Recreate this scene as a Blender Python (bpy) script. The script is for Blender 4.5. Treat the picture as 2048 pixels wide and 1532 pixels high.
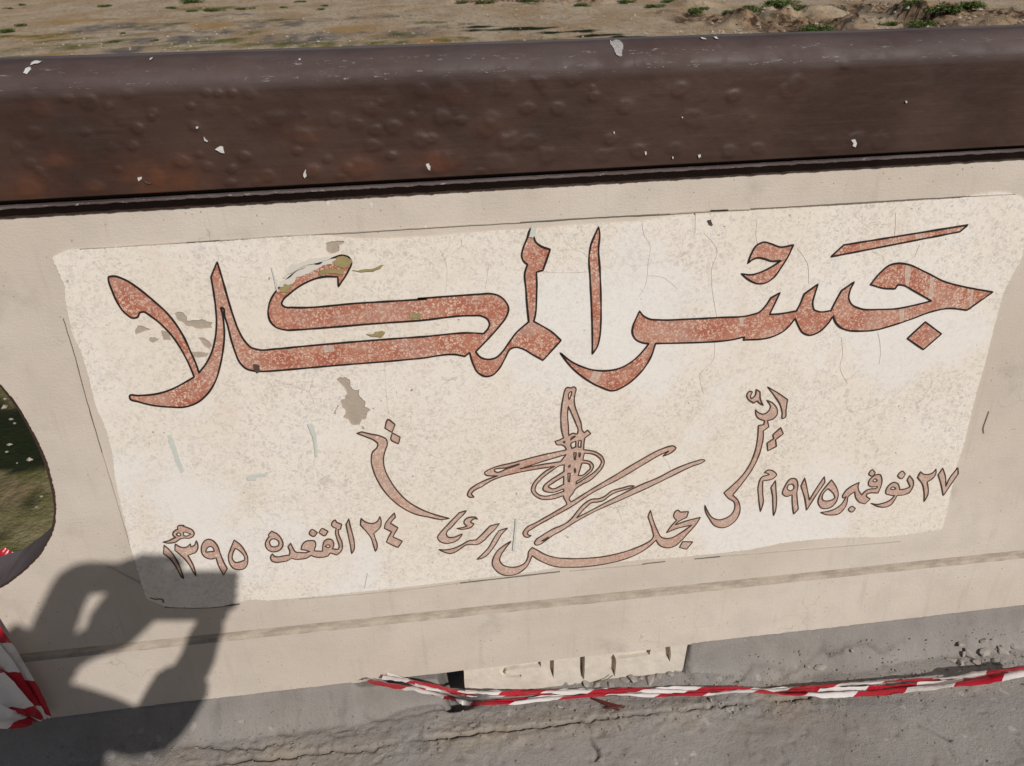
import bpy, bmesh, math, random
import numpy as np
from mathutils import Vector, Matrix, noise
from mathutils.geometry import tessellate_polygon
random.seed(7); np.random.seed(7)
for o in list(bpy.data.objects): bpy.data.objects.remove(o, do_unlink=True)
scene = bpy.context.scene
col = scene.collection
rad = math.radians

# ------------------------------------------------------------------ camera
F_PX, PITCH, YAW, ROLL = 1650.0, rad(27.5), rad(6.4345), rad(-1.5131)
CAM = Vector((0.0, -1.2, 1.335))
_f = Vector((math.sin(YAW)*math.cos(PITCH), math.cos(YAW)*math.cos(PITCH), -math.sin(PITCH)))
_r = Vector((math.cos(YAW), -math.sin(YAW), 0.0)); _u = _r.cross(_f)
CR = _r*math.cos(ROLL) + _u*math.sin(ROLL); CU = -_r*math.sin(ROLL) + _u*math.cos(ROLL); CF = _f
cam = bpy.data.cameras.new('camera'); camo = bpy.data.objects.new('camera', cam); col.objects.link(camo)
camo.matrix_world = Matrix(((CR.x, CU.x, -CF.x, CAM.x), (CR.y, CU.y, -CF.y, CAM.y), (CR.z, CU.z, -CF.z, CAM.z), (0, 0, 0, 1)))
cam.sensor_fit = 'HORIZONTAL'; cam.sensor_width = 36.0; cam.lens = F_PX/2048*36
cam.clip_start = 0.005; cam.clip_end = 3000
cam.dof.use_dof = True; cam.dof.focus_distance = 1.38; cam.dof.aperture_fstop = 16.0
scene.camera = camo

def ray(x, y):
    return (CF*F_PX + CR*(x-1024) - CU*(y-766)).normalized()

# ------------------------------------------------------------------ light
SUND = ray(305, 1168)                       # where the lens's own shadow falls: straight away from the sun
SUN_EL = math.asin(-SUND.z)
world = bpy.data.worlds.new('World'); scene.world = world; world.use_nodes = True
wn = world.node_tree; bg = wn.nodes['Background']
sky = wn.nodes.new('ShaderNodeTexSky'); sky.sky_type = 'NISHITA'; sky.sun_disc = False
sky.sun_elevation = SUN_EL; sky.sun_rotation = math.atan2(-SUND.x, -SUND.y)
sky.air_density = 1.0; sky.dust_density = 1.0
wn.links.new(sky.outputs[0], bg.inputs[0]); bg.inputs[1].default_value = 0.05
sl = bpy.data.lights.new('sun', 'SUN'); sl.energy = 5.0; sl.angle = rad(0.55); sl.color = (1.0, 0.955, 0.90)
slo = bpy.data.objects.new('sun', sl); col.objects.link(slo); slo.location = (0.5, -3, 6)
slo.rotation_euler = SUND.to_track_quat('-Z', 'Y').to_euler()
vs = scene.view_settings; vs.view_transform = 'Standard'; vs.look = 'None'; vs.gamma = 1; vs.exposure = -0.50
vs.use_curve_mapping = False
scene.render.engine = 'CYCLES'

# ------------------------------------------------------------------ helpers
def at_y(x, y, Y=0.0):                      # pixel -> point on the vertical plane y = Y
    d = ray(x, y); return CAM + d*((Y-CAM.y)/d.y)
def at_z(x, y, Z=0.0):                      # pixel -> point on the horizontal plane z = Z
    d = ray(x, y); return CAM + d*((Z-CAM.z)/d.z)
def zline(p, q, Y=0.0):                     # traced, nearly level line on the wall: z as a function of x
    a, b = at_y(*p, Y), at_y(*q, Y); k = (b.z-a.z)/(b.x-a.x); return lambda x: a.z + k*(x-a.x)
def link(o, parent=None, **props):
    col.objects.link(o)
    if parent: o.parent = parent
    for k, v in props.items(): o[k] = v
    return o
def mesh_obj(name, verts, faces, mat, parent=None, smooth=False, **props):
    me = bpy.data.meshes.new(name); me.from_pydata([tuple(v) for v in verts], [], faces); me.update()
    for m in (mat if isinstance(mat, (list, tuple)) else [mat]): me.materials.append(m)
    if smooth: me.polygons.foreach_set('use_smooth', [True]*len(me.polygons))
    return link(bpy.data.objects.new(name, me), parent, **props)
def empty(name, loc=(0, 0, 0), **props):
    o = bpy.data.objects.new(name, None); o.location = loc; o.empty_display_size = 0.1
    return link(o, None, **props)
def keep(o, parent):                        # parent and stay where it is
    o.parent = parent; o.matrix_parent_inverse = Matrix.Translation(parent.location).inverted(); return o
def attr(me, name, data):
    a = me.attributes.new(name, 'FLOAT', 'POINT'); a.data.foreach_set('value', np.asarray(data, dtype=np.float32))
def fbm(x, y, z=0.0, o=4):
    return noise.fractal(Vector((x, y, z)), 0.9, 2.1, o)
def smooth01(t): t = np.clip(t, 0, 1); return t*t*(3-2*t)

_h = np.random.RandomState(3).rand(256, 256)
def vnoise(X, Y):                           # vectorised value noise, -1..1
    xi = np.floor(X).astype(int); yi = np.floor(Y).astype(int); fx = X-xi; fy = Y-yi
    fx = fx*fx*(3-2*fx); fy = fy*fy*(3-2*fy)
    g = lambda a, b: _h[a & 255, b & 255]
    return 2*((g(xi, yi)*(1-fx)+g(xi+1, yi)*fx)*(1-fy)+(g(xi, yi+1)*(1-fx)+g(xi+1, yi+1)*fx)*fy)-1
def vfbm(X, Y, o=4):
    s = 0; a = 1; n = 0
    for i in range(o): s = s+a*vnoise(X+17.3*i, Y-9.1*i); n += a; a *= 0.5; X = X*2.03; Y = Y*2.03
    return s/n

# ------------------------------------------------------------------ material kit
class M:
    def __init__(s, name, rough=0.8, spec=0.3):
        s.m = bpy.data.materials.new(name); s.m.use_nodes = True; s.t = s.m.node_tree; s.n = s.t.nodes
        s.b = s.n['Principled BSDF']; s.b.inputs['Roughness'].default_value = rough
        s.b.inputs['Specular IOR Level'].default_value = spec
        s.tc = s.n.new('ShaderNodeTexCoord'); s.P = s.tc.outputs['Object']
    def lk(s, a, b):
        if isinstance(a, (int, float)): b.default_value = a
        elif isinstance(a, (tuple, list)): b.default_value = (*a, 1.0) if len(a) == 3 and len(b.default_value) == 4 else a
        else: s.t.links.new(a, b)
    def math(s, op, a, b=0.0, c=None):
        n = s.n.new('ShaderNodeMath'); n.operation = op; s.lk(a, n.inputs[0]); s.lk(b, n.inputs[1])
        if c is not None: s.lk(c, n.inputs[2])
        return n.outputs[0]
    def noise(s, scale, detail=3, rough=0.55, vec=None, dist=0.0):
        n = s.n.new('ShaderNodeTexNoise'); n.inputs['Scale'].default_value = scale; n.inputs['Detail'].default_value = detail
        n.inputs['Roughness'].default_value = rough; n.inputs['Distortion'].default_value = dist; s.lk(vec or s.P, n.inputs['Vector']); return n.outputs['Fac']
    def vor(s, scale, feature='F1', vec=None, rnd=1.0):
        n = s.n.new('ShaderNodeTexVoronoi'); n.feature = feature; n.inputs['Scale'].default_value = scale
        n.inputs['Randomness'].default_value = rnd; s.lk(vec or s.P, n.inputs['Vector']); return n
    def map(s, scale, vec=None, loc=(0, 0, 0)):
        n = s.n.new('ShaderNodeMapping'); n.inputs['Scale'].default_value = scale; n.inputs['Location'].default_value = loc
        s.lk(vec or s.P, n.inputs['Vector']); return n.outputs[0]
    def warp(s, scale, amt, vec=None):
        n = s.n.new('ShaderNodeTexNoise'); n.inputs['Scale'].default_value = scale; n.inputs['Detail'].default_value = 2; s.lk(vec or s.P, n.inputs['Vector'])
        a = s.n.new('ShaderNodeVectorMath'); a.operation = 'MULTIPLY_ADD'; s.lk(n.outputs['Color'], a.inputs[0]); a.inputs[1].default_value = (amt,)*3; s.lk(vec or s.P, a.inputs[2]); return a.outputs[0]
    def ramp(s, v, lo, hi, a=0.0, b=1.0):
        n = s.n.new('ShaderNodeMapRange'); n.interpolation_type = 'SMOOTHSTEP'; s.lk(v, n.inputs[0])
        n.inputs[1].default_value = lo; n.inputs[2].default_value = hi; n.inputs[3].default_value = a; n.inputs[4].default_value = b; return n.outputs[0]
    def mix(s, f, a, b, mode='MIX'):
        n = s.n.new('ShaderNodeMix'); n.data_type = 'RGBA'; n.blend_type = mode; s.lk(f, n.inputs[0]); s.lk(a, n.inputs[6]); s.lk(b, n.inputs[7]); return n.outputs[2]
    def sep(s, vec=None):
        n = s.n.new('ShaderNodeSeparateXYZ'); s.lk(vec or s.P, n.inputs[0]); return n.outputs
    def attr(s, name):
        n = s.n.new('ShaderNodeAttribute'); n.attribute_name = name; return n.outputs['Fac']
    def color(s, c): s.lk(c, s.b.inputs['Base Color'])
    def rough(s, r): s.lk(r, s.b.inputs['Roughness'])
    def bump(s, h, strength=0.3, dist=0.002, prev=None):
        n = s.n.new('ShaderNodeBump'); n.inputs['Strength'].default_value = strength; n.inputs['Distance'].default_value = dist
        s.lk(h, n.inputs['Height']); 
        if prev: s.lk(prev, n.inputs['Normal'])
        s.lk(n.outputs[0], s.b.inputs['Normal']); return n.outputs[0]

def mat_cream():
    m = M('cream_paint', 0.75, 0.25)
    big = m.noise(2.2, 4); mid = m.noise(14, 4); fine = m.noise(260, 3)
    c = m.mix(m.ramp(big, 0.35, 0.65), (0.535, 0.462, 0.395), (0.605, 0.535, 0.465))
    c = m.mix(m.ramp(mid, 0.42, 0.7, 0, 0.4), c, (0.485, 0.43, 0.365))
    brush = m.noise(9, 3, 0.6, m.map((2.5, 2.5, 34)))                 # roller and brush strokes along the wall
    c = m.mix(m.ramp(brush, 0.5, 0.72, 0, 0.14), c, (0.50, 0.44, 0.37))
    run = m.noise(6, 4, 0.6, m.map((9, 9, 0.8)))                      # old water runs
    c = m.mix(m.ramp(run, 0.55, 0.72, 0, 0.38), c, (0.44, 0.375, 0.31))
    sp = m.vor(70, vec=m.warp(30, 0.02)).outputs['Distance']          # specks of dirt
    c = m.mix(m.math('MULTIPLY', m.ramp(sp, 0.05, 0.12, 0.75, 0), m.ramp(m.noise(8, 2), 0.46, 0.54)), c, (0.22, 0.17, 0.13))
    sp2 = m.vor(23, vec=m.warp(50, 0.02)).outputs['Distance']
    c = m.mix(m.math('MULTIPLY', m.ramp(sp2, 0.03, 0.07, 0.8, 0), m.ramp(m.noise(5, 2), 0.5, 0.56)), c, (0.74, 0.7, 0.62))
    sm = m.noise(7, 5, 0.65, m.map((1, 1, 1), loc=(5, 2, 1)))                # hand and boot smudges
    c = m.mix(m.ramp(sm, 0.57, 0.72, 0, 0.42), c, (0.37, 0.325, 0.28))
    scr = m.vor(9, 'DISTANCE_TO_EDGE', vec=m.warp(22, 0.09)).outputs['Distance']   # hairline paint cracks
    c = m.mix(m.math('MULTIPLY', m.ramp(scr, 0.002, 0.008, 0.5, 0), m.ramp(m.noise(4.5, 3), 0.56, 0.64)), c, (0.3, 0.25, 0.2))
    m.color(c)
    m.bump(m.math('ADD', m.math('MULTIPLY', fine, 0.4), m.math('ADD', m.math('MULTIPLY', brush, 0.2), m.math('ADD', mid, m.math('MULTIPLY', big, 2.0)))), 0.35, 0.004)
    return m.m
def mat_dirtgroove():
    m = M('groove_dirt', 0.95, 0.1)
    n = m.noise(20, 5, 0.65, m.map((1, 1, 3)))
    m.color(m.mix(m.ramp(n, 0.35, 0.62), (0.33, 0.275, 0.225), (0.45, 0.385, 0.315))); m.bump(m.noise(180, 3), 0.5, 0.002); return m.m
def mat_terrazzo():
    m = M('cream_terrazzo', 0.6, 0.3)
    w = m.warp(110, 0.012, m.warp(40, 0.012))
    c = m.mix(m.ramp(m.noise(3.2, 4), 0.38, 0.66), (0.76, 0.685, 0.595), (0.79, 0.745, 0.69))
    for sc, fac in ((130, 0.62), (215, 0.55)):
        v = m.vor(sc, vec=w); e = m.vor(sc, 'DISTANCE_TO_EDGE', vec=w).outputs['Distance']
        s3 = m.n.new('ShaderNodeSeparateColor'); m.lk(v.outputs['Color'], s3.inputs[0])
        tint = m.mix(m.ramp(s3.outputs[0], 0.25, 0.9), (0.76, 0.69, 0.60), (0.50, 0.455, 0.40))
        tint = m.mix(m.ramp(s3.outputs[1], 0.8, 0.9, 0, 0.5), tint, (0.60, 0.46, 0.37))
        c = m.mix(m.math('MULTIPLY', m.math('MULTIPLY', m.ramp(e, 0.06, 0.13), m.ramp(m.noise(6 if sc < 150 else 9, 4), 0.34, 0.6, 0.25, 1.0)), fac), c, tint)
    cw = m.warp(14, 0.05); e = m.vor(5.2, 'DISTANCE_TO_EDGE', vec=m.warp(40, 0.012, cw)).outputs['Distance']      # hairline cracks
    c = m.mix(m.math('MULTIPLY', m.ramp(e, 0.0015, 0.005, 0.38, 0), m.ramp(m.noise(6, 3), 0.5, 0.62)), c, (0.30, 0.25, 0.2))
    sp = m.vor(48, vec=m.warp(25, 0.03)).outputs['Distance']
    c = m.mix(m.math('MULTIPLY', m.ramp(sp, 0.05, 0.09, 0.8, 0), m.ramp(m.noise(11, 2), 0.52, 0.58)), c, (0.16, 0.12, 0.09))
    c = m.mix(m.ramp(m.noise(5, 4, 0.6, m.map((2.2, 1, 0.9))), 0.54, 0.72, 0, 0.3), c, (0.66, 0.53, 0.42))         # rusty wash
    c = m.mix(m.ramp(m.noise(3.6, 3, 0.6, m.map((1, 1, 1), loc=(3, 1, 7))), 0.50, 0.64, 0, 0.55), c, (0.77, 0.745, 0.725))   # chalk
    m.color(c); m.bump(m.math('ADD', m.noise(90, 3), m.math('MULTIPLY', m.noise(400, 2), 0.3)), 0.16, 0.002); return m.m
def mat_red(name, fade):
    m = M(name, 0.6, 0.3)
    w = m.warp(170, 0.007)
    c = m.mix(m.ramp(m.noise(24, 3), 0.35, 0.65), (0.36, 0.10, 0.055), (0.44, 0.17, 0.105))
    pat = m.noise(11, 5, 0.65, m.map((1, 1, 1.6)))
    c = m.mix(m.ramp(pat, 0.40-fade*0.16, 0.68-fade*0.16, 0.05+fade*0.28, min(0.9, 0.5+fade*0.33)), c, (0.50, 0.385, 0.325))
    for sc, k in ((185, 0.45), (290, 0.5)):
        v = m.vor(sc, vec=w); e = m.vor(sc, 'DISTANCE_TO_EDGE', vec=w).outputs['Distance']
        s3 = m.n.new('ShaderNodeSeparateColor'); m.lk(v.outputs['Color'], s3.inputs[0])
        chip = m.math('MULTIPLY', m.ramp(e, 0.12, 0.17), m.ramp(s3.outputs[0], k, k+0.02))
        chip = m.math('MULTIPLY', chip, m.ramp(m.noise(17, 3), 0.3, 0.6, 0.9, 0.55))
        c = m.mix(chip, c, m.mix(s3.outputs[1], (0.60, 0.40-0.0*fade, 0.30), (0.75, 0.57, 0.46)))
    m.color(c); m.bump(m.noise(300, 3), 0.15, 0.0015); return m.m
def mat_plain(name, c, rough=0.7, var=0.25, scale=30, spec=0.3, bump=0.0, bscale=200):
    m = M(name, rough, spec); n = m.noise(scale, 4)
    m.color(m.mix(n, tuple(v*(1-var) for v in c), tuple(min(1, v*(1+var)) for v in c)))
    if bump: m.bump(m.noise(bscale, 3), bump, 0.002)
    return m.m
def mat_brown():
    m = M('brown_gloss_paint', 0.55, 0.25)
    big = m.noise(5.5, 4); st = m.noise(7, 4, 0.6, m.map((1.2, 1, 16)))
    c = m.mix(m.ramp(big, 0.35, 0.65), (0.042, 0.0215, 0.0165), (0.060, 0.033, 0.0245))
    c = m.mix(m.ramp(m.noise(9, 3), 0.6, 0.72, 0, 0.5), c, (0.03, 0.02, 0.016))
    c = m.mix(m.ramp(st, 0.5, 0.75, 0, 0.35), c, (0.075, 0.05, 0.039))
    c = m.mix(m.math('MULTIPLY', m.attr('rust'), m.ramp(m.noise(40, 4), 0.3, 0.6, 0.3, 1.0)), c, (0.115, 0.042, 0.02))
    dust_sheen = m.math('MULTIPLY', m.attr('dust_sheen'), m.ramp(m.noise(4, 5, 0.65, m.map((1, 1, 6))), 0.28, 0.7, 0.35, 1.0))
    c = m.mix(m.math('MULTIPLY', dust_sheen, 0.75), c, (0.19, 0.165, 0.17))  # paler grey: dust together with sky sheen painted into the colour
    sc = m.noise(90, 5, 0.75, m.map((0.6, 3, 3)))                     # scuffed edges
    c = m.mix(m.math('MULTIPLY', m.attr('scuff'), m.ramp(sc, 0.595, 0.65)), c, (0.40, 0.375, 0.35))
    m.color(c); m.rough(m.ramp(m.math('ADD', dust_sheen, m.ramp(m.noise(30, 4), 0.4, 0.7, 0, 0.5)), 0, 1, 0.48, 0.85))
    m.bump(m.math('ADD', m.math('MULTIPLY', m.noise(3, 3, 0.6, m.map((1, 1, 120))), 0.3), m.math('ADD', m.noise(120, 3), m.math('MULTIPLY', m.noise(420, 3, 0.7), 0.5))), 0.22, 0.002); return m.m
def mat_pave():
    m = M('pavement_concrete', 0.92, 0.15)
    big = m.noise(3, 5); mid = m.noise(17, 5, 0.6); fine = m.noise(210, 4, 0.7)
    c = m.mix(m.ramp(big, 0.35, 0.65), (0.25, 0.229, 0.212), (0.315, 0.294, 0.275))
    c = m.mix(m.ramp(mid, 0.55, 0.72, 0, 0.35), c, (0.235, 0.20, 0.165))
    c = m.mix(m.ramp(fine, 0.5, 0.8, 0, 0.5), c, (0.15, 0.13, 0.11))
    v = m.vor(26, vec=m.warp(45, 0.03)); c = m.mix(m.math('MULTIPLY', m.ramp(v.outputs['Distance'], 0.12, 0.24, 0.75, 0), m.ramp(m.noise(6, 2), 0.5, 0.58)), c, (0.47, 0.44, 0.41))
    v = m.vor(60, vec=m.warp(70, 0.02)); c = m.mix(m.math('MULTIPLY', m.ramp(v.outputs['Distance'], 0.06, 0.13, 0.85, 0), m.ramp(m.noise(9, 2), 0.5, 0.6)), c, (0.07, 0.055, 0.045))
    c = m.mix(m.attr('bank'), c, m.mix(m.ramp(mid, 0.4, 0.7), (0.265, 0.243, 0.224), (0.225, 0.205, 0.188)))
    c = m.mix(m.attr('crack'), c, (0.055, 0.042, 0.034))
    c = m.mix(m.attr('sand'), c, (0.36, 0.29, 0.21))
    gr = m.vor(150, vec=m.warp(90, 0.01)); g3 = m.n.new('ShaderNodeSeparateColor'); m.lk(gr.outputs['Color'], g3.inputs[0])
    c = m.mix(m.math('MULTIPLY', m.ramp(gr.outputs['Distance'], 0.15, 0.4, 0.4, 0), m.ramp(g3.outputs[0], 0.7, 0.75)), c, m.mix(g3.outputs[1], (0.14, 0.12, 0.105), (0.4, 0.37, 0.34)))
    sl_ = m.vor(13, vec=m.warp(30, 0.05)).outputs['Distance']
    c = m.mix(m.math('MULTIPLY', m.ramp(sl_, 0.1, 0.22, 0.45, 0), m.ramp(m.noise(3.7, 2), 0.5, 0.6)), c, (0.165, 0.15, 0.135))
    m.color(c); m.bump(m.math('ADD', m.math('MULTIPLY', fine, 1.6), m.math('ADD', m.noise(600, 2), mid)), 0.6, 0.003); return m.m
def mat_bed():
    m = M('riverbed_sand', 0.95, 0.1)
    s = m.map((1, 0.4, 1)); big = m.noise(0.13, 5, 0.6, s); mid = m.noise(0.9, 5, 0.65, s); fine = m.noise(6, 4, 0.7)
    c = m.mix(m.ramp(big, 0.36, 0.62), (0.36, 0.255, 0.155), (0.44, 0.35, 0.25))
    c = m.mix(m.ramp(mid, 0.52, 0.7, 0, 0.7), c, (0.27, 0.19, 0.115))
    gv = m.noise(1.6, 5, 0.7, m.map((1, 0.3, 1))); c = m.mix(m.ramp(gv, 0.5, 0.68, 0, 0.75), c, (0.17, 0.125, 0.085))
    c = m.mix(m.ramp(m.noise(0.5, 4, 0.7, m.map((1, 0.25, 1), loc=(4, 9, 0))), 0.55, 0.7, 0, 0.6), c, (0.22, 0.20, 0.17))
    c = m.mix(m.math('MULTIPLY', m.attr('wet'), m.ramp(mid, 0.3, 0.55, 0.55, 1.0)), c, (0.115, 0.105, 0.10))
    c = m.mix(m.math('MULTIPLY', m.attr('ochre'), 0.8), c, (0.33, 0.2, 0.075))
    c = m.mix(m.math('MULTIPLY', m.attr('green'), m.ramp(fine, 0.3, 0.6, 0.6, 1.0)), c, (0.088, 0.096, 0.016))
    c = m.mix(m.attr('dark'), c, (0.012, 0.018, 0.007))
    c = m.mix(m.attr('earth'), c, m.mix(m.ramp(m.noise(0.9, 5, 0.7, m.map((1, 0.5, 1))), 0.42, 0.56), (0.30, 0.20, 0.125), (0.05, 0.032, 0.02)))
    m.color(c); m.bump(m.math('ADD', mid, fine), 0.8, 0.12); return m.m
def mat_tape():
    m = M('barrier_tape_film', 0.3, 0.45)
    s = m.attr('along'); v = m.attr('across')
    t = m.math('FRACT', m.math('ADD', m.math('MULTIPLY', s, 1/0.195), m.math('MULTIPLY', v, 0.22)))
    red = m.ramp(t, 0.497, 0.503)
    c = m.mix(red, (0.68, 0.645, 0.63), (0.40, 0.011, 0.026))
    c = m.mix(m.ramp(m.noise(45, 4), 0.58, 0.8, 0, 0.3), c, (0.42, 0.33, 0.29))
    m.color(c); m.bump(m.noise(60, 3, 0.6), 0.4, 0.004)
    m.b.inputs['Transmission Weight'].default_value = 0.0
    return m.m
def mat_leaf():
    m = M('shrub_leaf', 0.7, 0.2); n = m.noise(2.5, 3)
    m.color(m.mix(m.ramp(n, 0.3, 0.7), (0.045, 0.085, 0.018), (0.11, 0.15, 0.035))); return m.m

CREAM = mat_cream(); DIRT = mat_dirtgroove(); TERR = mat_terrazzo()
RED = mat_red('red_terrazzo', 0.0); REDF = mat_red('faded_red_terrazzo', 0.9); REDG = mat_red('worn_grey_red_terrazzo', 1.35)
BLACK = mat_plain('black_divider', (0.022, 0.014, 0.012), 0.6, 0.3)
BROWNL = mat_plain('brown_divider', (0.075, 0.045, 0.032), 0.6, 0.3)
BROWN = mat_brown(); PAVE = mat_pave(); BED = mat_bed(); TAPE = mat_tape(); LEAF = mat_leaf()
CEM = mat_plain('bare_cement', (0.40, 0.335, 0.27), 0.95, 0.22, 60, 0.1, 0.5)
OLIVE = mat_plain('olive_paint', (0.30, 0.25, 0.115), 0.7, 0.35, 70)
TEAL = mat_plain('pale_teal_paint', (0.545, 0.565, 0.52), 0.8, 0.1, 40)
CHALK = mat_plain('chalky_overpaint', (0.62, 0.58, 0.52), 0.85, 0.08, 50)
WHITE = mat_plain('white_undercoat', (0.55, 0.54, 0.52), 0.8, 0.4, 260)
SPLAT = mat_plain('grey_droppings', (0.33, 0.31, 0.30), 0.9, 0.5, 260)
STAIN = mat_plain('dark_paint_blob', (0.085, 0.06, 0.05), 0.6, 0.3, 90)
BLOCKM = mat_plain('worn_block_paint', (0.60, 0.54, 0.465), 0.9, 0.2, 45, 0.15, 0.9, 60)
CREASE = mat_plain('dark_crease', (0.17, 0.15, 0.125), 0.9, 0.45, 60)  # dark tone of the joint lines
CREASEP = mat_plain('pale_crease', (0.46, 0.41, 0.345), 0.9, 0.25, 60)
CRK = mat_plain('hairline', (0.55, 0.485, 0.42), 0.9, 0.3, 60)
STONE = mat_plain('broken_concrete', (0.37, 0.335, 0.30), 0.95, 0.3, 60, 0.1, 0.6, 120)
RUST = mat_plain('rusty_iron', (0.07, 0.035, 0.024), 0.8, 0.4, 200)

# ------------------------------------------------------------------ traced levels of the parapet
T_WALL = 0.10
RY = -0.021                                             # face of the brown rail
z_band = zline((0, 437), (2048, 318), -0.003)           # lower edge of the brown band
z_lip1 = zline((0, 419), (2048, 303), RY-0.001)
z_lip0 = zline((0, 415), (2048, 299), RY-0.001)
z_face = zline((0, 403), (2048, 291), RY)               # lower edge of the rail's face
z_bend = zline((0, 181), (2048, 107), RY)
z_top = zline((0, 122), (2048, 55), 0.012)
z_g0 = zline((0, 1312), (2048, 1100)); z_g1 = zline((0, 1328), (2048, 1115))
z_bot = zline((80, 1437), (2048, 1210))
XL, XR = -2.6, 3.0
RAIL_TOP = z_top(0.2)
print('rail top', RAIL_TOP, 'cam above', CAM.z-RAIL_TOP, 'bottom', z_bot(0), 'bend', z_bend(0), 'sunel', math.degrees(SUN_EL))

parapet = empty('parapet', (0.2, 0.07, 0.0), label='cream painted bridge parapet with brown rail and a round opening', category='parapet')

# ------------------------------------------------------------------ curves traced from the photograph
ZF = {'Z1': (80, 440, 3.83), 'Z2': (480, 440, 3.83), 'Z3': (840, 420, 3.83), 'Z4': (1240, 400, 3.83), 'Z5': (1548, 400, 3.83),
      'S1': (280, 980, 6.383), 'S2': (520, 980, 6.383), 'S3': (640, 740, 4.787), 'S4': (920, 740, 6.383), 'S5': (840, 960, 6.383),
      'S6': (1120, 940, 6.383), 'S7': (1180, 820, 6.383), 'S8': (1380, 740, 4.507), 'S9': (1640, 900, 6.827), 'SA': (1040, 840, 8.51),
      'B': (880, 1260, 3.938), 'P': (0, 0, 1), 'Q1': (0, 0, 2.926), 'Q2': (680, 0, 2.926), 'Q3': (1348, 0, 2.926), 'Q4': (0, 700, 2.926),
      'Q5': (0, 1082, 2.926), 'Q6': (680, 1082, 2.926), 'Q7': (1348, 1082, 2.926)}
def parse(txt):
    pts, fr = [], ZF['P']
    for tok in txt.split():
        if tok[0] == '@': fr = ZF[tok[1:]]; continue
        c = tok.endswith('!'); a, b = tok.rstrip('!').split(',')
        pts.append((fr[0]+float(a)/fr[2], fr[1]+float(b)/fr[2], c))
    return pts
def curve_px(txt, closed=True, step=2.2):
    p = parse(txt); n = len(p); out = []
    cnt = n if closed else n-1
    for i in range(cnt):
        p1, p2 = p[i], p[(i+1) % n]
        p0 = p[(i-1) % n] if (closed or i > 0) else p1
        p3 = p[(i+2) % n] if (closed or i+2 < n) else p2
        if p1[2]: p0 = (2*p1[0]-p2[0], 2*p1[1]-p2[1])
        if p2[2]: p3 = (2*p2[0]-p1[0], 2*p2[1]-p1[1])
        L = math.hypot(p2[0]-p1[0], p2[1]-p1[1]); k = max(1, min(40, int(L/step)))
        # tangents scaled by local chord lengths keep tight corners from overshooting
        def tan(a, b, c):
            d1 = math.hypot(b[0]-a[0], b[1]-a[1])+1e-6; d2 = math.hypot(c[0]-b[0], c[1]-b[1])+1e-6
            v = ((b[0]-a[0])/d1*d2+(c[0]-b[0])/d2*d1)/(d1+d2), ((b[1]-a[1])/d1*d2+(c[1]-b[1])/d2*d1)/(d1+d2)
            return v
        t1 = tan(p0, p1, p2); t2 = tan(p1, p2, p3)
        for j in range(k):
            t = j/k; h1 = 2*t**3-3*t**2+1; h2 = t**3-2*t**2+t; h3 = -2*t**3+3*t**2; h4 = t**3-t**2
            out.append((h1*p1[0]+h2*t1[0]*L+h3*p2[0]+h4*t2[0]*L, h1*p1[1]+h2*t1[1]*L+h3*p2[1]+h4*t2[1]*L))
    if not closed: out.append(p[-1][:2])
    return out
def wallxz(px, Y=0.0):
    return [(q.x, q.z) for q in (at_y(a, b, Y) for a, b in px)]
def ragged(pts, amp, it=2, seed=0):
    rng = random.Random(seed)
    for k in range(it):
        out = []
        for i, a in enumerate(pts):
            b = pts[(i+1) % len(pts)]; L = math.hypot(b[0]-a[0], b[1]-a[1]); o = rng.gauss(0, amp)*min(1, L/0.012)
            nx, nz = -(b[1]-a[1])/(L+1e-9), (b[0]-a[0])/(L+1e-9)
            out += [a, ((a[0]+b[0])/2+nx*o, (a[1]+b[1])/2+nz*o)]
        pts = out; amp *= 0.55
    return pts
def fill(loops, Y):
    v3 = [[Vector((x, z, 0)) for x, z in l] for l in loops]
    tris = tessellate_polygon(v3); verts = [(x, Y, z) for l in loops for x, z in l]
    faces = []
    for a, b, c in tris:
        A, B, C = verts[a], verts[b], verts[c]
        s = (B[0]-A[0])*(C[2]-A[2])-(B[2]-A[2])*(C[0]-A[0])
        if abs(s) < 1e-12: continue
        faces.append((a, b, c) if s > 0 else (a, c, b))     # facing -y
    return verts, faces
def slab(loops, Y, depth):
    verts, faces = fill(loops, Y); base = 0; n0 = len(verts)
    for l in loops:
        n = len(l); k0 = len(verts)
        verts += [(x, Y+depth, z) for x, z in l]
        for i in range(n):
            j = (i+1) % n; faces.append((base+i, base+j, k0+j, k0+i))
        base += n
    return verts, faces
def strip(loops, Y, w, depth, closed=True):
    verts, faces = [], []
    for l in loops:
        n = len(l); k0 = len(verts)
        for i in range(n):
            a = l[i-1] if (closed or i) else l[i]; b = l[(i+1) % n] if (closed or i < n-1) else l[i]
            dx, dz = b[0]-a[0], b[1]-a[1]; L = math.hypot(dx, dz)+1e-9; nx, nz = -dz/L*w/2, dx/L*w/2
            wob = 1.0+0.4*noise.noise(Vector((l[i][0]*45, l[i][1]*45, 3)))
            nx *= wob; nz *= wob; x, z = l[i]
            verts += [(x+nx, Y+depth, z+nz), (x+nx, Y, z+nz), (x-nx, Y, z-nz), (x-nx, Y+depth, z-nz)]
        for i in range(n if closed else n-1):
            j = (i+1) % n
            for k in range(3): faces.append((k0+i*4+k, k0+j*4+k, k0+j*4+k+1, k0+i*4+k+1))
    return verts, faces

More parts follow.
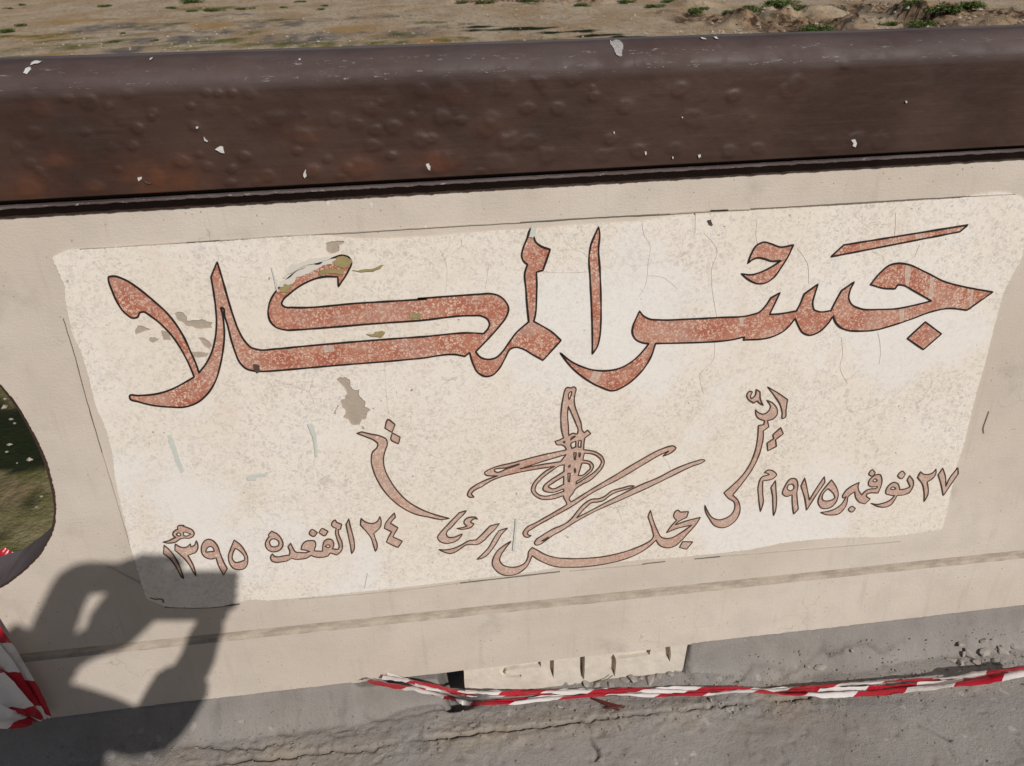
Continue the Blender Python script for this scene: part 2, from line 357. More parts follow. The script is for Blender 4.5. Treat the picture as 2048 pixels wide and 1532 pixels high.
# ------------------------------------------------------------------ parapet wall with its round openings
hole_r = curve_px('@P 0,772 28,808 60,862 88,925 104,985 108,1020 103,1055 88,1090 60,1126 28,1153 0,1172', closed=False, step=6)
hr = wallxz(hole_r)
(xa, za), (xb, zb_) = hr[0], hr[-1]
cxh = min(xa, xb)-0.20                                  # carry the arcs on to a closed oval beyond the frame
topz, botz = za+0.10, zb_-0.03
q1 = [(cxh+(xa-cxh)*t, topz-(topz-za)*t**2.2) for t in (0.0, 0.3, 0.55, 0.75, 0.9)]
q2 = [(cxh+(xb-cxh)*t, botz+(zb_-botz)*t**2.2) for t in (0.88, 0.65, 0.35, 0.0)]
half_h = q1+hr+q2
hole = half_h+[(2*cxh-x, z) for x, z in reversed(half_h[1:-1])]
hole_R = [(2*0.265-x, z+0.0) for x, z in reversed(hole)]
xs = list(np.linspace(XL, XR, 60))
top_edge = [(x, z_band(x)+0.05) for x in xs]; g0 = [(x, z_g0(x)) for x in xs]; g1 = [(x, z_g1(x)) for x in xs]
bot = [(x, z_bot(x)+0.0011*noise.noise(Vector((x*22, 0, 0)))) for x in np.linspace(XL, XR, 260)]
V, Fc = fill([g0+top_edge[::-1], hole, hole_R], 0.0)
n0 = len(V)
def add(v, f):
    k = len(V); V.extend(v); Fc.extend([tuple(i+k for i in q) for q in f])
add(*fill([bot+g1[::-1]], -0.002))
add([(x, 0.14, z) for x, z in [(XL, z_bot(XL)), (XR, z_bot(XR)), (XR, z_band(XR)+.05), (XL, z_band(XL)+.05)]], [])   # corner marks for the back
bv, bf = fill([bot+top_edge[::-1], hole, hole_R], T_WALL); add(bv, [q[::-1] for q in bf])
k = len(V); V += [(x, y, z) for x, z in bot for y in (-0.002, T_WALL)]
Fc += [(k+2*i, k+2*i+1, k+2*i+3, k+2*i+2) for i in range(len(bot)-1)]
for x in (XL, XR):
    add([(x, 0, z_bot(x)), (x, 0, z_band(x)+.05), (x, T_WALL, z_band(x)+.05), (x, T_WALL, z_bot(x))], [(0, 1, 2, 3)])
keep(mesh_obj('wall_panel', V, Fc, CREAM), parapet)
# recessed groove
V, Fc = [], []
gx = np.linspace(XL, XR, 400)
for x in gx:
    jz = 0.0012*noise.noise(Vector((x*35, 5, 0)))
    a, b = z_g0(x), z_g1(x)
    V += [(x, 0.0, a+jz), (x, 0.0045, a-0.0015+jz), (x, 0.0045, b+0.0035+jz), (x, -0.002, b+jz)]
for i in range(len(gx)-1):
    for k in range(3): Fc.append((i*4+k, i*4+k+1, i*4+k+5, i*4+k+4))
keep(mesh_obj('groove', V, Fc, DIRT), parapet)
# reveals of the openings, painted brown, and the ragged brush edge round them
for hh in (hole, hole_R):
    n = len(hh); V = []; Fc = []
    for x, z in hh: V += [(x, -0.0008, z), (x, T_WALL*0.5, z), (x, T_WALL+0.001, z)]
    for i in range(n):
        j = (i+1) % n
        for k in range(2): Fc.append((i*3+k, i*3+k+1, j*3+k+1, j*3+k))
    o = keep(mesh_obj('opening_reveal', V, Fc, BROWN), parapet); attr(o.data, 'dust_sheen', [1.0]*len(V))
    cx = sum(p[0] for p in hh)/n; cz = sum(p[1] for p in hh)/n
    dense = []
    for i in range(n):
        a, b = hh[i], hh[(i+1) % n]; L = math.hypot(b[0]-a[0], b[1]-a[1]); kk = max(1, int(L/0.0025))
        dense += [(a[0]+(b[0]-a[0])*t/kk, a[1]+(b[1]-a[1])*t/kk) for t in range(kk)]
    V = []; Fc = []; n = len(dense)
    for i, (x, z) in enumerate(dense):
        L = math.hypot(x-cx, z-cz); w = 0.0042+0.0016*noise.noise(Vector((x*33, z*33, 1)))+0.0013*noise.noise(Vector((x*240, z*240, 2)))
        V += [(x, -0.0009, z), (x+(x-cx)/L*w, -0.0009, z+(z-cz)/L*w)]
    Fc = [(2*i, 2*i+1, 2*((i+1) % n)+1, 2*((i+1) % n)) for i in range(n)]
    keep(mesh_obj('opening_rim', V, Fc, BROWN), parapet)

# ------------------------------------------------------------------ brown rail with blistered paint
def gx_rail():
    return np.concatenate([np.linspace(XL, -0.95, 30)[:-1], np.linspace(-0.95, 1.35, 1100), np.linspace(1.35, XR, 30)[1:]])
X = gx_rail()
prof = []                                               # (kind, t)
NF = 90
bumps = []
def bl(fr, lst):
    o = ZF[fr]
    for x, y, r, s in lst: bumps.append((at_y(o[0]+x/o[2], o[1]+y/o[2], RY), r/o[2], s))
bl('Q1', [(395, 575, 32, 1), (520, 600, 48, 1.2), (635, 622, 26, 1), (745, 548, 30, .8), (890, 660, 30, 1), (885, 690, 20, 1), (1115, 620, 26, 1), (1210, 540, 26, 1), (1275, 545, 24, 1),
          (1360, 545, 26, 1), (1460, 550, 36, 1), (200, 775, 40, 1), (500, 775, 28, .8), (805, 750, 34, 1.4), (775, 855, 28, 1), (95, 865, 30, .8), (180, 955, 34, .9), (225, 995, 24, .8), (685, 990, 22, .8),
          (1065, 945, 46, 1.2), (1210, 975, 30, 1), (1165, 905, 22, .8), (1435, 915, 34, 1.2), (1355, 990, 30, 1.2), (1570, 1030, 40, 1.2), (1350, 1075, 34, 1), (1770, 800, 60, 1.1), (1610, 690, 50, .8), (1740, 885, 30, 1),
          (1820, 1000, 46, 1.2), (1915, 935, 26, 1), (1960, 700, 44, .9), (2030, 985, 30, 1), (1995, 1040, 30, .9), (160, 1105, 60, .8), (560, 1095, 40, .7), (900, 1045, 60, .7), (330, 950, 50, .6), (1140, 740, 28, 1.2), (230, 630, 50, .7), (1510, 1075, 30, .8), (1230, 640, 40, .6), (1480, 730, 40, .6)])
bl('Q2', [(185, 640, 46, 1.2), (310, 745, 46, 1.2), (205, 760, 34, 1), (600, 690, 50, 1.3), (710, 705, 32, 1), (465, 820, 50, 1.2), (535, 810, 34, 1), (190, 850, 44, 1), (300, 910, 32, 1.2), (90, 725, 40, .8), (860, 745, 66, .9),
          (885, 690, 46, .8), (985, 830, 60, 1.4), (1110, 830, 54, 1), (930, 960, 84, 1.1), (1215, 910, 56, 1.2), (1270, 635, 44, 1), (1175, 480, 42, 1.1), (965, 500, 60, .9), (1355, 465, 46, .9), (1480, 565, 34, 1), (1670, 625, 44, 1), (1985, 525, 56, 1.3),
          (1870, 515, 50, .7), (1580, 820, 40, 1), (1745, 885, 50, 1), (1540, 910, 50, .8), (570, 950, 90, 1.1), (660, 930, 70, .7), (110, 985, 70, 1), (260, 570, 60, .8), (680, 560, 70, .8), (1095, 640, 40, .8), (820, 1010, 34, 1), (480, 530, 44, .7), (1960, 870, 46, .9)])
bl('Q3', [(350, 560, 46, 1.3), (670, 530, 54, .9), (110, 695, 70, 1), (320, 890, 46, 1.2), (850, 850, 60, .7), (1205, 830, 60, .8), (490, 870, 40, .8), (1060, 810, 50, .9), (1000, 380, 30, 1), (720, 490, 50, .5), (420, 700, 60, .5)])
rng = random.Random(5)
for i in range(46): bumps.append((Vector((rng.uniform(-.9, 0.55), RY, rng.uniform(0.97, 1.2))), rng.uniform(5, 12), rng.uniform(.2, .6)))
rusts = []
for fr, lst in (('Q1', [(160, 1100, 110, .8), (900, 1045, 130, 1), (1060, 1060, 110, .9), (330, 945, 60, .7), (560, 1095, 45, .6), (1065, 945, 55, .5), (230, 630, 50, .4), (1780, 790, 80, .3), (1830, 1000, 50, .4), (1540, 1040, 60, .35)]),
                ('Q2', [(565, 950, 85, 1), (120, 985, 90, .8), (870, 745, 60, .3), (680, 560, 60, .25)])):
    o = ZF[fr]
    for x, y, r, s in lst: rusts.append((at_y(o[0]+x/o[2], o[1]+y/o[2], RY), r/o[2], s))
PXM = 1250.0
nx = len(X); arc = 14
zf0, zb0 = z_face(X), z_bend(X)
rows = []                                               # each row: Y array, Z array, tag
lip_l, lip_h = z_lip1(X), z_lip0(X)
J = np.array([0.0007*noise.noise(Vector((x*60, 0, 0)))+0.0004*noise.noise(Vector((x*210, 0, 4))) for x in X])
rows.append((np.full(nx, 0.11), zf0+0.012, 0)); rows.append((np.full(nx, 0.0), zf0+0.012, 0)); rows.append((np.full(nx, RY+0.006), zf0+0.002, 0))
for i in range(NF+1):
    t = i/NF; rows.append((np.full(nx, RY), zf0+(zb0-zf0)*t, 1))
RR = 0.0305; RD = 0.044
zt0 = z_top(X)
for i in range(1, arc+1):
    a = math.pi/2*i/arc
    # two soft flats rather than a perfect quarter round
    rows.append((np.full(nx, RY+RD*(1-math.cos(a))**0.9), zb0+(zt0-zb0)*math.sin(a)**1.15, 2))
for yy in (0.03, 0.048, 0.056): rows.append((np.full(nx, yy), zt0+0.0004, 3))
rows.append((np.full(nx, 0.068), zt0-0.008, 3)); rows.append((np.full(nx, 0.07), zt0-0.03, 3)); rows.append((np.full(nx, 0.11), zf0+0.03, 3)); rows.append((np.full(nx, 0.11), zf0+0.012, 3))
RYa = np.array([r[0] for r in rows]); RZa = np.array([r[1] for r in rows]); XX = np.tile(X, (len(rows), 1)); tag = np.array([r[2] for r in rows])
face = (tag == 1)[:, None]
disp = np.zeros_like(XX)
for p, r, s in bumps:
    R = max(0.004, 0.85*r/PXM); q = ((XX-p.x)**2*0.8+(RZa-p.z)**2*1.25)/(R*R)
    q = q*(1+0.35*vnoise(XX*90+p.x*50, RZa*90)); disp += s*0.0016/(1+1.6*np.maximum(q, 0)**3.2)
disp += 0.0009*vfbm(XX*9, RZa*30)+0.0004*vfbm(XX*40, RZa*60)
fade = np.clip((RZa-zf0[None, :])/0.008, 0, 1)
RYa = RYa-np.where(face, disp*fade, 0)
dent = np.where((tag == 2)[:, None], 0.0012*vfbm(XX*14, RZa*10+3), 0)
RZa = RZa+dent
rust = np.zeros_like(XX)
for p, r, s in rusts:
    rust = np.maximum(rust, s*np.exp(-(((XX-p.x)**2*0.6+(RZa-p.z)**2*2.2)/((r/PXM)**2))))
rust = np.where(face, rust*0.75, 0)
dust_sheen = np.where((tag == 3)[:, None], 1.0, np.where((tag == 2)[:, None], 0.40, np.clip(1-(zb0[None, :]-RZa)/0.012, 0, 1)*0.45*face))  # top and shoulder paled for dust and for facing the sky
tt = np.arange(len(rows)); i0 = 3+NF
scuff = np.exp(-((tt-i0)/2.0)**2)*0.95+np.exp(-((tt-i0-6)/1.3)**2)*0.9
scuff = np.tile(scuff[:, None], (1, nx))*np.clip(0.55+0.6*vfbm(XX*2.2, XX*0+4), 0.1, 1.2)
verts = np.stack([XX, RYa, RZa], -1).reshape(-1, 3)
idx = np.arange(len(rows)*nx).reshape(len(rows), nx)
quads = np.stack([idx[:-1, :-1], idx[:-1, 1:], idx[1:, 1:], idx[1:, :-1]], -1).reshape(-1, 4)
me = bpy.data.meshes.new('rail'); me.from_pydata(verts.tolist(), [], quads.tolist()); me.update()
me.polygons.foreach_set('use_smooth', [True]*len(me.polygons)); me.materials.append(BROWN)
attr(me, 'rust', rust.ravel()); attr(me, 'dust_sheen', dust_sheen.ravel()); attr(me, 'scuff', scuff.ravel())
rail = keep(link(bpy.data.objects.new('rail', me)), parapet)
# lower lip under the rail and the painted band on the wall below
V = []; Fc = []
for i, x in enumerate(X):
    j = J[i]*1.6; V += [(x, 0.0, lip_h[i]+0.0008), (x, RY-0.0005, lip_h[i]+j*.4), (x, RY-0.001, lip_l[i]+j), (x, -0.004, lip_l[i]-0.001)]
for i in range(nx-1):
    for k in range(3): Fc.append((i*4+k, i*4+k+1, i*4+k+5, i*4+k+4))
lip = keep(mesh_obj('rail_lip', V, Fc, BROWN), parapet); attr(lip.data, 'scuff', [0.0, 0.8, 0.8, 0.0]*nx); attr(lip.data, 'dust_sheen', [0, .8, .5, 0]*nx)
V = []; Fc = []
for i, x in enumerate(X):
    j = J[i]*2.2; V += [(x, -0.004, lip_l[i]+0.03), (x, -0.004, z_band(x)+0.001), (x, -0.0032, z_band(x)+j), (x, 0.001, z_band(x)+j)]
for i in range(nx-1):
    for k in range(3): Fc.append((i*4+k, i*4+k+1, i*4+k+5, i*4+k+4))
keep(mesh_obj('painted_band', V, Fc, BROWN), parapet)
# chips where white undercoat shows
chips = [('Q1', '1258,875 1290,855 1305,858 1313,897 1290,893'), ('Q1', '145,408 165,400 178,415 165,437 142,430'), ('Q1', '160,378 185,370 218,372 205,382 180,384 165,392'), ('Q1', '805,1040 830,1035 828,1048 812,1062'),
         ('Q1', '845,1058 870,1070 888,1072 880,1078 850,1070'), ('Q1', '1192,800 1205,818 1217,826 1210,832 1196,824'), ('Q1', '1778,1010 1790,990 1795,1030 1783,1043 1775,1030'), ('Q1', '862,352 876,348 872,360 864,362'),
         ('Q1', '1148,740 1160,742 1158,752 1148,752'), ('Q1', '1748,350 1758,350 1757,358 1749,358'), ('Q2', '502,960 518,955 530,975 527,998 515,990'), ('Q2', '1602,245 1625,250 1660,250 1650,300 1645,330 1630,335 1615,325 1605,290'),
         ('Q2', '1783,888 1792,885 1795,902 1786,908'), ('Q2', '1944,918 1950,916 1951,928 1945,930'), ('Q2', '1600,772 1607,770 1607,783 1601,784'), ('Q3', '1036,820 1060,815 1070,840 1062,862 1045,855 1050,838'),
         ('Q3', '1354,592 1362,590 1365,600 1357,604'), ('Q3', '140,908 155,902 157,915 145,925'), ('Q3', '185,232 210,235 212,241 190,240'), ('Q3', '2022,315 2035,312 2036,325 2025,327'), ('Q3', '265,230 282,228 284,238 268,238'), ('Q3', '45,684 52,684 52,691 46,691')]
for ci, (fr, t) in enumerate(chips):
    px = [(a, b) for a, b, _ in parse('@'+fr+' '+t)]
    cy = sum(b for a, b in px)/len(px); cxp = sum(a for a, b in px)/len(px)
    P = at_y(cxp, cy, RY)
    if P.z < z_bend(P.x)-0.004:
        pts = ragged(wallxz(px, RY-0.0022), 0.0006, 1, ci); v, f = slab(pts and [pts], RY-0.0026, 0.002)
    else:                                               # on the rounded shoulder: follow its slope
        pts = ragged(wallxz(px, RY+0.012), 0.0026 if ci == 11 else 0.0008, 3, ci); zc = sum(p[1] for p in pts)/len(pts)
        def sy(z, x): 
            h = min(max((z-z_bend(x))/(z_top(x)-z_bend(x)), 0), 0.97); a = math.asin(h**(1/1.15)); return RY+RD*(1-math.cos(a))**0.9
        v, f = slab([pts], 0, 0.0); nn = len(pts); v = [(x, sy(z, x)-0.0016 if i < nn else sy(z, x)+0.003, z+0.0012) for i, (x, y, z) in enumerate(v)]
    keep(mesh_obj('paint_chip', v, f, STAIN if ci == 4 else (SPLAT if ci == 11 else WHITE)), rail).matrix_parent_inverse = Matrix.Identity(4)
for o in rail.children: o.matrix_parent_inverse = Matrix.Identity(4)

# ------------------------------------------------------------------ inscription panel
PY = -0.0022
panel = empty('inscription_panel', (0.25, PY, z_g0(0.25)), label='cream terrazzo panel with red inlaid calligraphy set in the parapet', category='plaque')
def sub(o, par):
    o.parent = par; o.matrix_parent_inverse = Matrix.Translation(panel.location).inverted() if par is panel else Matrix.Identity(4); return o
edge = curve_px('''@P 106,514! 135,500! 300,490 440,482 560,473 640,470 700,476 840,474 940,466 1000,461 1060,459 1130,452 1200,447 1300,440 1338,433! 1500,421 1700,409 1900,397 2030,390 2046,398 2052,420
 2049,470 2043,510 2020,555 2004,590 1994,625 1982,672 1966,736 1950,790 1938,838 1924,896 1912,930 1900,985 1891,1030 1882,1056 1850,1062 1762,1073 1700,1074 1640,1077 1570,1084 1500,1098! 1370,1112 1240,1122 1130,1132 1040,1145
 940,1157 800,1174 700,1184 600,1194 540,1199 500,1198 470,1205 440,1212 380,1214 330,1211 312,1203 298,1198 288,1180 276,1140 266,1110 256,1066 248,1030 240,1000 232,960 224,900 210,850 196,820 176,745 162,700 148,672 140,640 132,600 130,570 118,545''', step=7)
CEMP = ['@S3 155,95 190,60 250,65 285,85 290,150 340,190 375,180 370,220 405,270 435,290 430,350 485,380 450,410 440,460 400,470 380,520 330,525 290,500 220,455 240,420 215,360 190,300 240,270 260,220 215,150', '@Z1 1035,710 1100,705 1130,770 1240,755 1320,780 1320,825 1200,830 1120,810 1060,770', '@Z1 735,830 790,808 860,830 800,850 735,875', '@Z1 1210,895 1260,900 1320,960 1300,990 1240,940', '@Z2 655,175 700,160 800,158 795,175 755,190 760,235 700,258 660,215']
cem_loops = [ragged(wallxz([(a, b) for a, b, _ in parse(t)]), 0.0016, 3, i) for i, t in enumerate(CEMP)]
V, Fc = slab([ragged(wallxz(edge), 0.0011, 2, 1)]+cem_loops, PY, 0.004)
sub(mesh_obj('terrazzo_face', V, Fc, TERR), panel)
LETTERS = [   # (material, outline material, outline width, loops)
 (0, ['''@Z1 530,432 560,425 650,450 760,520 870,610 970,700 1050,800 1110,900 1160,1010 1200,1100 1220,1165! 1280,1085 1320,1000 1345,900 1355,790 1350,680 1335,560 1313,430! 1360,315! 1395,430 1440,590 1480,720 1520,830 1570,920 1620,970 1680,988 1800,982
   @Z2 500,960 900,925 1400,888 1800,860 1865,865! @Z3 518,905 532,870 520,835 470,806 400,803 0,840 @Z2 1000,790 700,815 450,833 350,835 280,815 235,770 218,710 225,640 250,580 285,530 340,470 420,402 560,345 700,290 790,265 835,280 855,320 830,385 755,505! 750,430! 650,428 560,450 460,500 380,560 330,610 322,640 345,660 400,664 900,632 1400,598
   @Z3 0,675 300,650 450,640 540,636 600,650 650,690 677,745 660,810 610,880 540,960 425,1080! 460,1120 520,1138 580,1125 630,1080 680,1010 740,930 790,885 832,850! 820,740 810,600 803,470 822,412! 795,390 778,350 785,300 820,210 850,142 872,142 870,195 885,240 930,275 995,297! 940,455! 890,470! 893,560 890,680 885,780 870,848! 930,880 1010,930 1078,992! 940,1145! 860,1100 780,1055 730,1045 690,1060 650,1130 600,1215 550,1260 500,1268 440,1235 405,1170 380,1085! 343,1115! 300,1105 0,1130
   @Z2 1200,1070 700,1110 300,1145 200,1152 120,1150 @Z1 1580,1130 1530,1080 1500,1010 1470,920 1440,800 1418,730 1403,668 1390,664 1398,700 1410,780 1415,880 1405,990 1385,1100 1350,1220 1290,1320 1210,1390 1110,1425 1000,1425 870,1412 760,1385 692,1358 690,1342 760,1338 880,1328 1000,1295 1100,1245 1185,1195! 1150,1110 1100,1010 1030,900 940,800 860,735 790,697 767,705 755,735 720,745 660,710 600,630 555,530 530,455''']),
 (0, ['@Z3 1365,125! 1372,160 1365,300 1375,450 1383,650 1383,850 1375,960 1355,1040 1318,1097! 1318,950 1312,750 1300,500 1293,350 1305,270 1335,190']),
 (0, ['''@Z4 147,845! 175,880 220,905 300,913 500,908 750,895 1000,875 1060,855 1110,805 1150,745! 1220,705! 1140,870! 1200,868 1345,845! 1370,800 1405,715! 1510,640! 1485,720 1470,790 1482,835 1520,850 1610,843! 1640,780 1690,690! 1787,623! @Z5 575,690 567,750 590,795 650,825 800,833 950,825 1050,805 1200,768! 1080,700 965,645 940,645! 920,675! 830,670 732,643! 800,560 880,495 950,480 1030,492 1150,545 1300,620 1450,660 1668,700! 1470,838! 1330,825 1200,850 1050,905 900,955 770,990 640,998 550,990 490,960 460,920 448,880! 400,950 330,1010 265,1030 215,1010 180,955 157,900! 110,960 50,1010
   @Z4 1150,1045 940,1067! 950,1042! 850,1065 700,1080 500,1088 268,1093! 240,1180 190,1270 120,1350 30,1420 @Z3 1475,1378 1380,1350 1270,1290 1170,1210 1110,1140 1073,1088! 1150,1150 1240,1195 1340,1222 1430,1225 1530,1205 1620,1155 1700,1080 1750,1018! 1700,1010 1650,985 1625,940 1630,880 1650,830''']),
 (0, ['@Z4 975,480! 1000,410 1040,345 1100,318 1150,330 1220,355 1322,340! 1280,430 1230,510 1170,590 1110,630 1050,635 980,605 925,560! 1000,568 1080,545 1160,505 1228,460! 1150,462 1100,445 1050,438 1005,455']),
 (0, ['@Z5 430,430! 528,340! 1477,187! 1415,238!']),
 (0, ['@Z5 1152,928! 1275,1020! 1137,1140! 1015,1055!']),
 (1, ['@S1 297,650! 370,635 430,605 465,590! 430,570 425,540 450,505 490,485! 485,455 510,437! 570,437! 555,450! 620,470 675,500 698,545 680,580 640,600 560,600 510,615 470,645 420,660 350,662', '@S1 470,550 500,530! 525,550 520,570 480,567', '@S1 555,520! 590,525 655,548! 600,575 565,570!']),
 (1, ['@S1 312,690! 390,760 460,860 510,960 562,1115! 545,1105 500,1030 440,930 380,855 307,798!']),
 (1, ['@S1 455,675! 510,710 560,722 610,710 648,672! 655,715! 700,690 722,632! 742,680 740,740 710,785 670,800 615,822! 650,880 690,960 722,1085! 690,1040 640,950 580,870 510,805 450,755!']),
 (1, ['@S1 985,685 1030,800 1075,910 1118,990! 1072,1072! 1030,1000 1000,930 975,850! 930,865 870,860 815,825 788,760 795,690 830,635 880,615 930,630', '@S1 842,780! 865,725 900,705 935,720 953,768!']),
 (1, ['@S1 1205,625! 1280,680 1340,760 1378,850 1375,930 1340,985 1260,1003 1190,980 1140,900 1132,830 1160,740', '@S1 1222,727! 1290,775 1340,850 1340,880! 1290,900 1220,910 1185,870 1185,810']),
 (1, ['@S2 150,512! 220,545 275,610 297,680 275,735 210,772 150,772 95,740 72,680 90,620 120,580! 110,560!', '@S2 125,650 150,615 200,612 245,655 240,690 200,712 150,705']),
 (1, ['@S2 162,800! 185,830 230,840 300,828 375,818! 385,780 360,710! 395,665! 420,720 455,775 520,785 600,785 640,770! 560,750 528,748! 540,690 580,645 640,632 700,640 715,690 700,740 700,765! 800,768! 805,700 820,645 870,612 920,625 945,670 935,720 925,738! 1000,745! 1010,720 985,610 965,520 975,475! 930,455 915,430 930,390 960,370 980,400! 1045,425! 1030,485! 1000,490! 1010,560 1050,660 1050,740 1015,790 980,815! 900,788! 870,825 810,843 740,845 690,835 652,820! 610,850 530,868 450,870 405,855! 360,885 280,903 210,908 160,895 138,855 145,820', '@S2 830,708! 870,685 900,700 885,720']),
 (1, ['@S2 660,492 735,530! 690,580 630,540']), (1, ['@S2 790,480 870,515! 830,570 755,530!']),
 (1, ['@S2 1135,355! 1150,430 1180,540 1205,660 1205,740 1172,800! 1155,690 1130,570 1100,425!']),
 (1, ['@S2 1290,350! 1330,385 1400,412 1460,410 1500,385 1532,325! 1548,380 1535,460 1500,500 1455,540! 1470,600 1495,670 1495,730 1475,770! 1450,690 1420,600 1370,530 1285,435!']),
 (1, ['@S2 1717,280! 1730,335! 1690,375 1665,410! 1760,470! 1695,585! 1818,640! 1762,720! 1670,680 1615,650! 1640,590 1680,520! 1640,500 1590,475! 1600,420 1650,350']),
 (1, ['@S3 355,597! 400,583! 480,603 590,628 635,655 645,700 625,760 608,850 625,950 680,1060 760,1170 850,1255 960,1320 1100,1375 1237,1412! 1160,1420 1050,1400 900,1365 770,1295 650,1190 570,1080 515,960 492,850 505,775 545,735 555,700 520,665 440,630']),
 (1, ['@S3 650,467 718,512! 690,588! 622,547!']), (1, ['@S3 692,592! 768,635! 752,697! 680,655']),
 (2, ['@S5 590,378! 560,420 480,500 400,590 345,645 335,680 360,715 420,720 480,700 540,675! 510,720 450,770 380,792 300,790 240,755 225,710 255,665 350,560 500,405!']),
 (2, ['@S5 735,488! 700,480 660,500 645,520 688,548! 650,590 590,610 530,617 470,605! 540,595 600,575! 562,535 565,505 610,470 670,460 710,465']),
 (2, ['@S5 1010,543! 960,610 880,690 800,770 730,810 650,810 590,815 520,860 450,905 380,925 320,910 240,875! 320,880 420,862 520,820 620,765 715,750! 780,690 890,575!']),
 (2, ['@S5 1115,600! 1040,680 980,780 920,870 850,950 790,985 725,1000! 800,930 880,840 940,730 1005,635!']),
 (1, ['''@S5 1157,770! 1080,870 1030,950 1015,1010 1050,1065 1120,1095 1200,1100 1270,1085 1340,1040 1375,970 1385,900 1430,848! 1500,885 1600,940 1720,975 1880,990 @S6 300,1115 500,1100 700,1063 900,1005 1080,930 1160,880 1187,840 1175,760 1120,580! 1150,500! 1190,640 1240,760 1290,845 1350,862 1430,850 1520,800 1610,740 1675,690! 1580,710 1480,735 1352,790! 1400,720 1485,628! 1450,590 1450,550 1475,510 1505,502 1530,525! 1635,520! 1610,590! 1550,620 1500,650 1463,690! 1600,640 1785,592! 1730,680 1640,780 1550,880 1460,955 1380,980 1310,970 1260,940 1222,880! 1130,965 1000,1050 820,1125 600,1180 300,1222 100,1228 @S5 1720,1090 1600,1050 1500,1000 1430,950! 1405,1010 1370,1080 1310,1140 1220,1190 1120,1205 1030,1185 960,1130 922,1060 935,980 980,900 1060,830''']),
 (2, ['@S6 1560,902! 1687,905! 1610,998! 1520,975!']),
 (1, ['@S8 130,1210! 155,1265 195,1320 250,1342 310,1330 370,1290 400,1230 395,1185 340,1145 302,1098! 380,1030 460,950 530,850 580,730 605,600 612,493! 660,485! 668,450! 610,425 592,400 585,350! 610,375 660,390 700,365 720,320 688,265! 740,290 780,345 780,390 740,435 693,448! 705,505! 655,540! 655,600 640,680 600,800 540,910 460,1020 380,1118! 430,1170 447,1230 430,1310 370,1380 290,1413 220,1395 170,1330 135,1260']),
 (1, ['@S8 592,167! 625,190! 630,260 655,312! 620,290 600,270! 568,290! 520,255 507,220 530,185 555,190 540,225 545,248 580,225']),
 (1, ['@S8 695,145! 780,195 873,258! 860,350 850,420 830,430 825,370 805,300 760,230']),
 (1, ['@S8 812,512! 835,565! 765,620! 773,680! 697,720! 690,650! 750,610! 742,575!']),
 (2, ['@S8 665,918! 690,897 740,900 775,935 750,965 650,992! 650,1100 655,1180 630,1268! 615,1150 612,1030 640,960 710,935! 700,925']),
 (2, ['@S8 765,988! 770,1080 775,1170 765,1260 748,1305! 742,1200 740,1130 725,1050!']),
 (1, ['@S8 910,970 950,975 965,1010 958,1100 970,1245! 930,1290! 918,1210 915,1115! 860,1130 832,1110 850,1040', '@S8 870,1060 885,1025 925,1025 932,1055 900,1080']),
 (1, ['@S8 1028,965! 1050,1060 1070,1165! 1120,1080 1205,953! 1210,1005! 1130,1120 1045,1255! 1030,1150 995,1038!']),
 (1, ['@S8 1270,982! 1310,1040 1330,1100 1310,1180 1250,1235 1180,1235 1150,1190 1170,1110 1220,1040', '@S8 1240,1060! 1290,1110 1300,1140 1250,1170 1190,1160 1185,1140 1210,1085']),
 (1, ['@S9 525,430! 510,480 520,540 560,600! 620,540 690,518 760,510 775,490 690,490 655,470 655,420 700,360 760,325 810,325 835,390 825,470 780,575! 700,572 640,585 620,610 675,655! 605,722! 530,700 480,640 465,555! 400,600 370,630! 355,720 310,800 240,860 150,875 60,865 0,840! 100,825 200,790 290,720 350,618! 310,645! 300,630 330,560 400,495', '@S9 710,410! 735,378 772,405 745,425']),
 (2, ['@S9 708,257 745,295! 705,345 658,320']), (2, ['@S9 430,755 473,785! 425,835 380,800']),
 (1, ['@S9 685,715! 760,730 850,715 950,670 1010,610! 940,600 890,580 890,540 930,470 1000,430 1050,445 1080,530! 1150,520 1222,490! 1180,395! 1215,335! 1265,420 1260,480 1210,570! 1130,600 1040,610! 1000,680 950,740 880,768 790,760', '@S9 950,515 985,490 1025,515 1000,528']),
 (2, ['@S9 1120,277 1155,315! 1100,380 1052,345']),
 (1, ['@S9 1360,285! 1410,320 1480,320 1540,290 1573,245! 1570,310 1530,370 1450,425! 1465,500 1465,580 1412,690! 1410,560 1390,460 1322,362!']),
 (2, ['@S9 1665,235! 1700,350 1705,485! 1760,370 1870,230! 1875,310! 1780,450 1672,610! 1640,450 1603,325!']),
 # the large interlaced signature
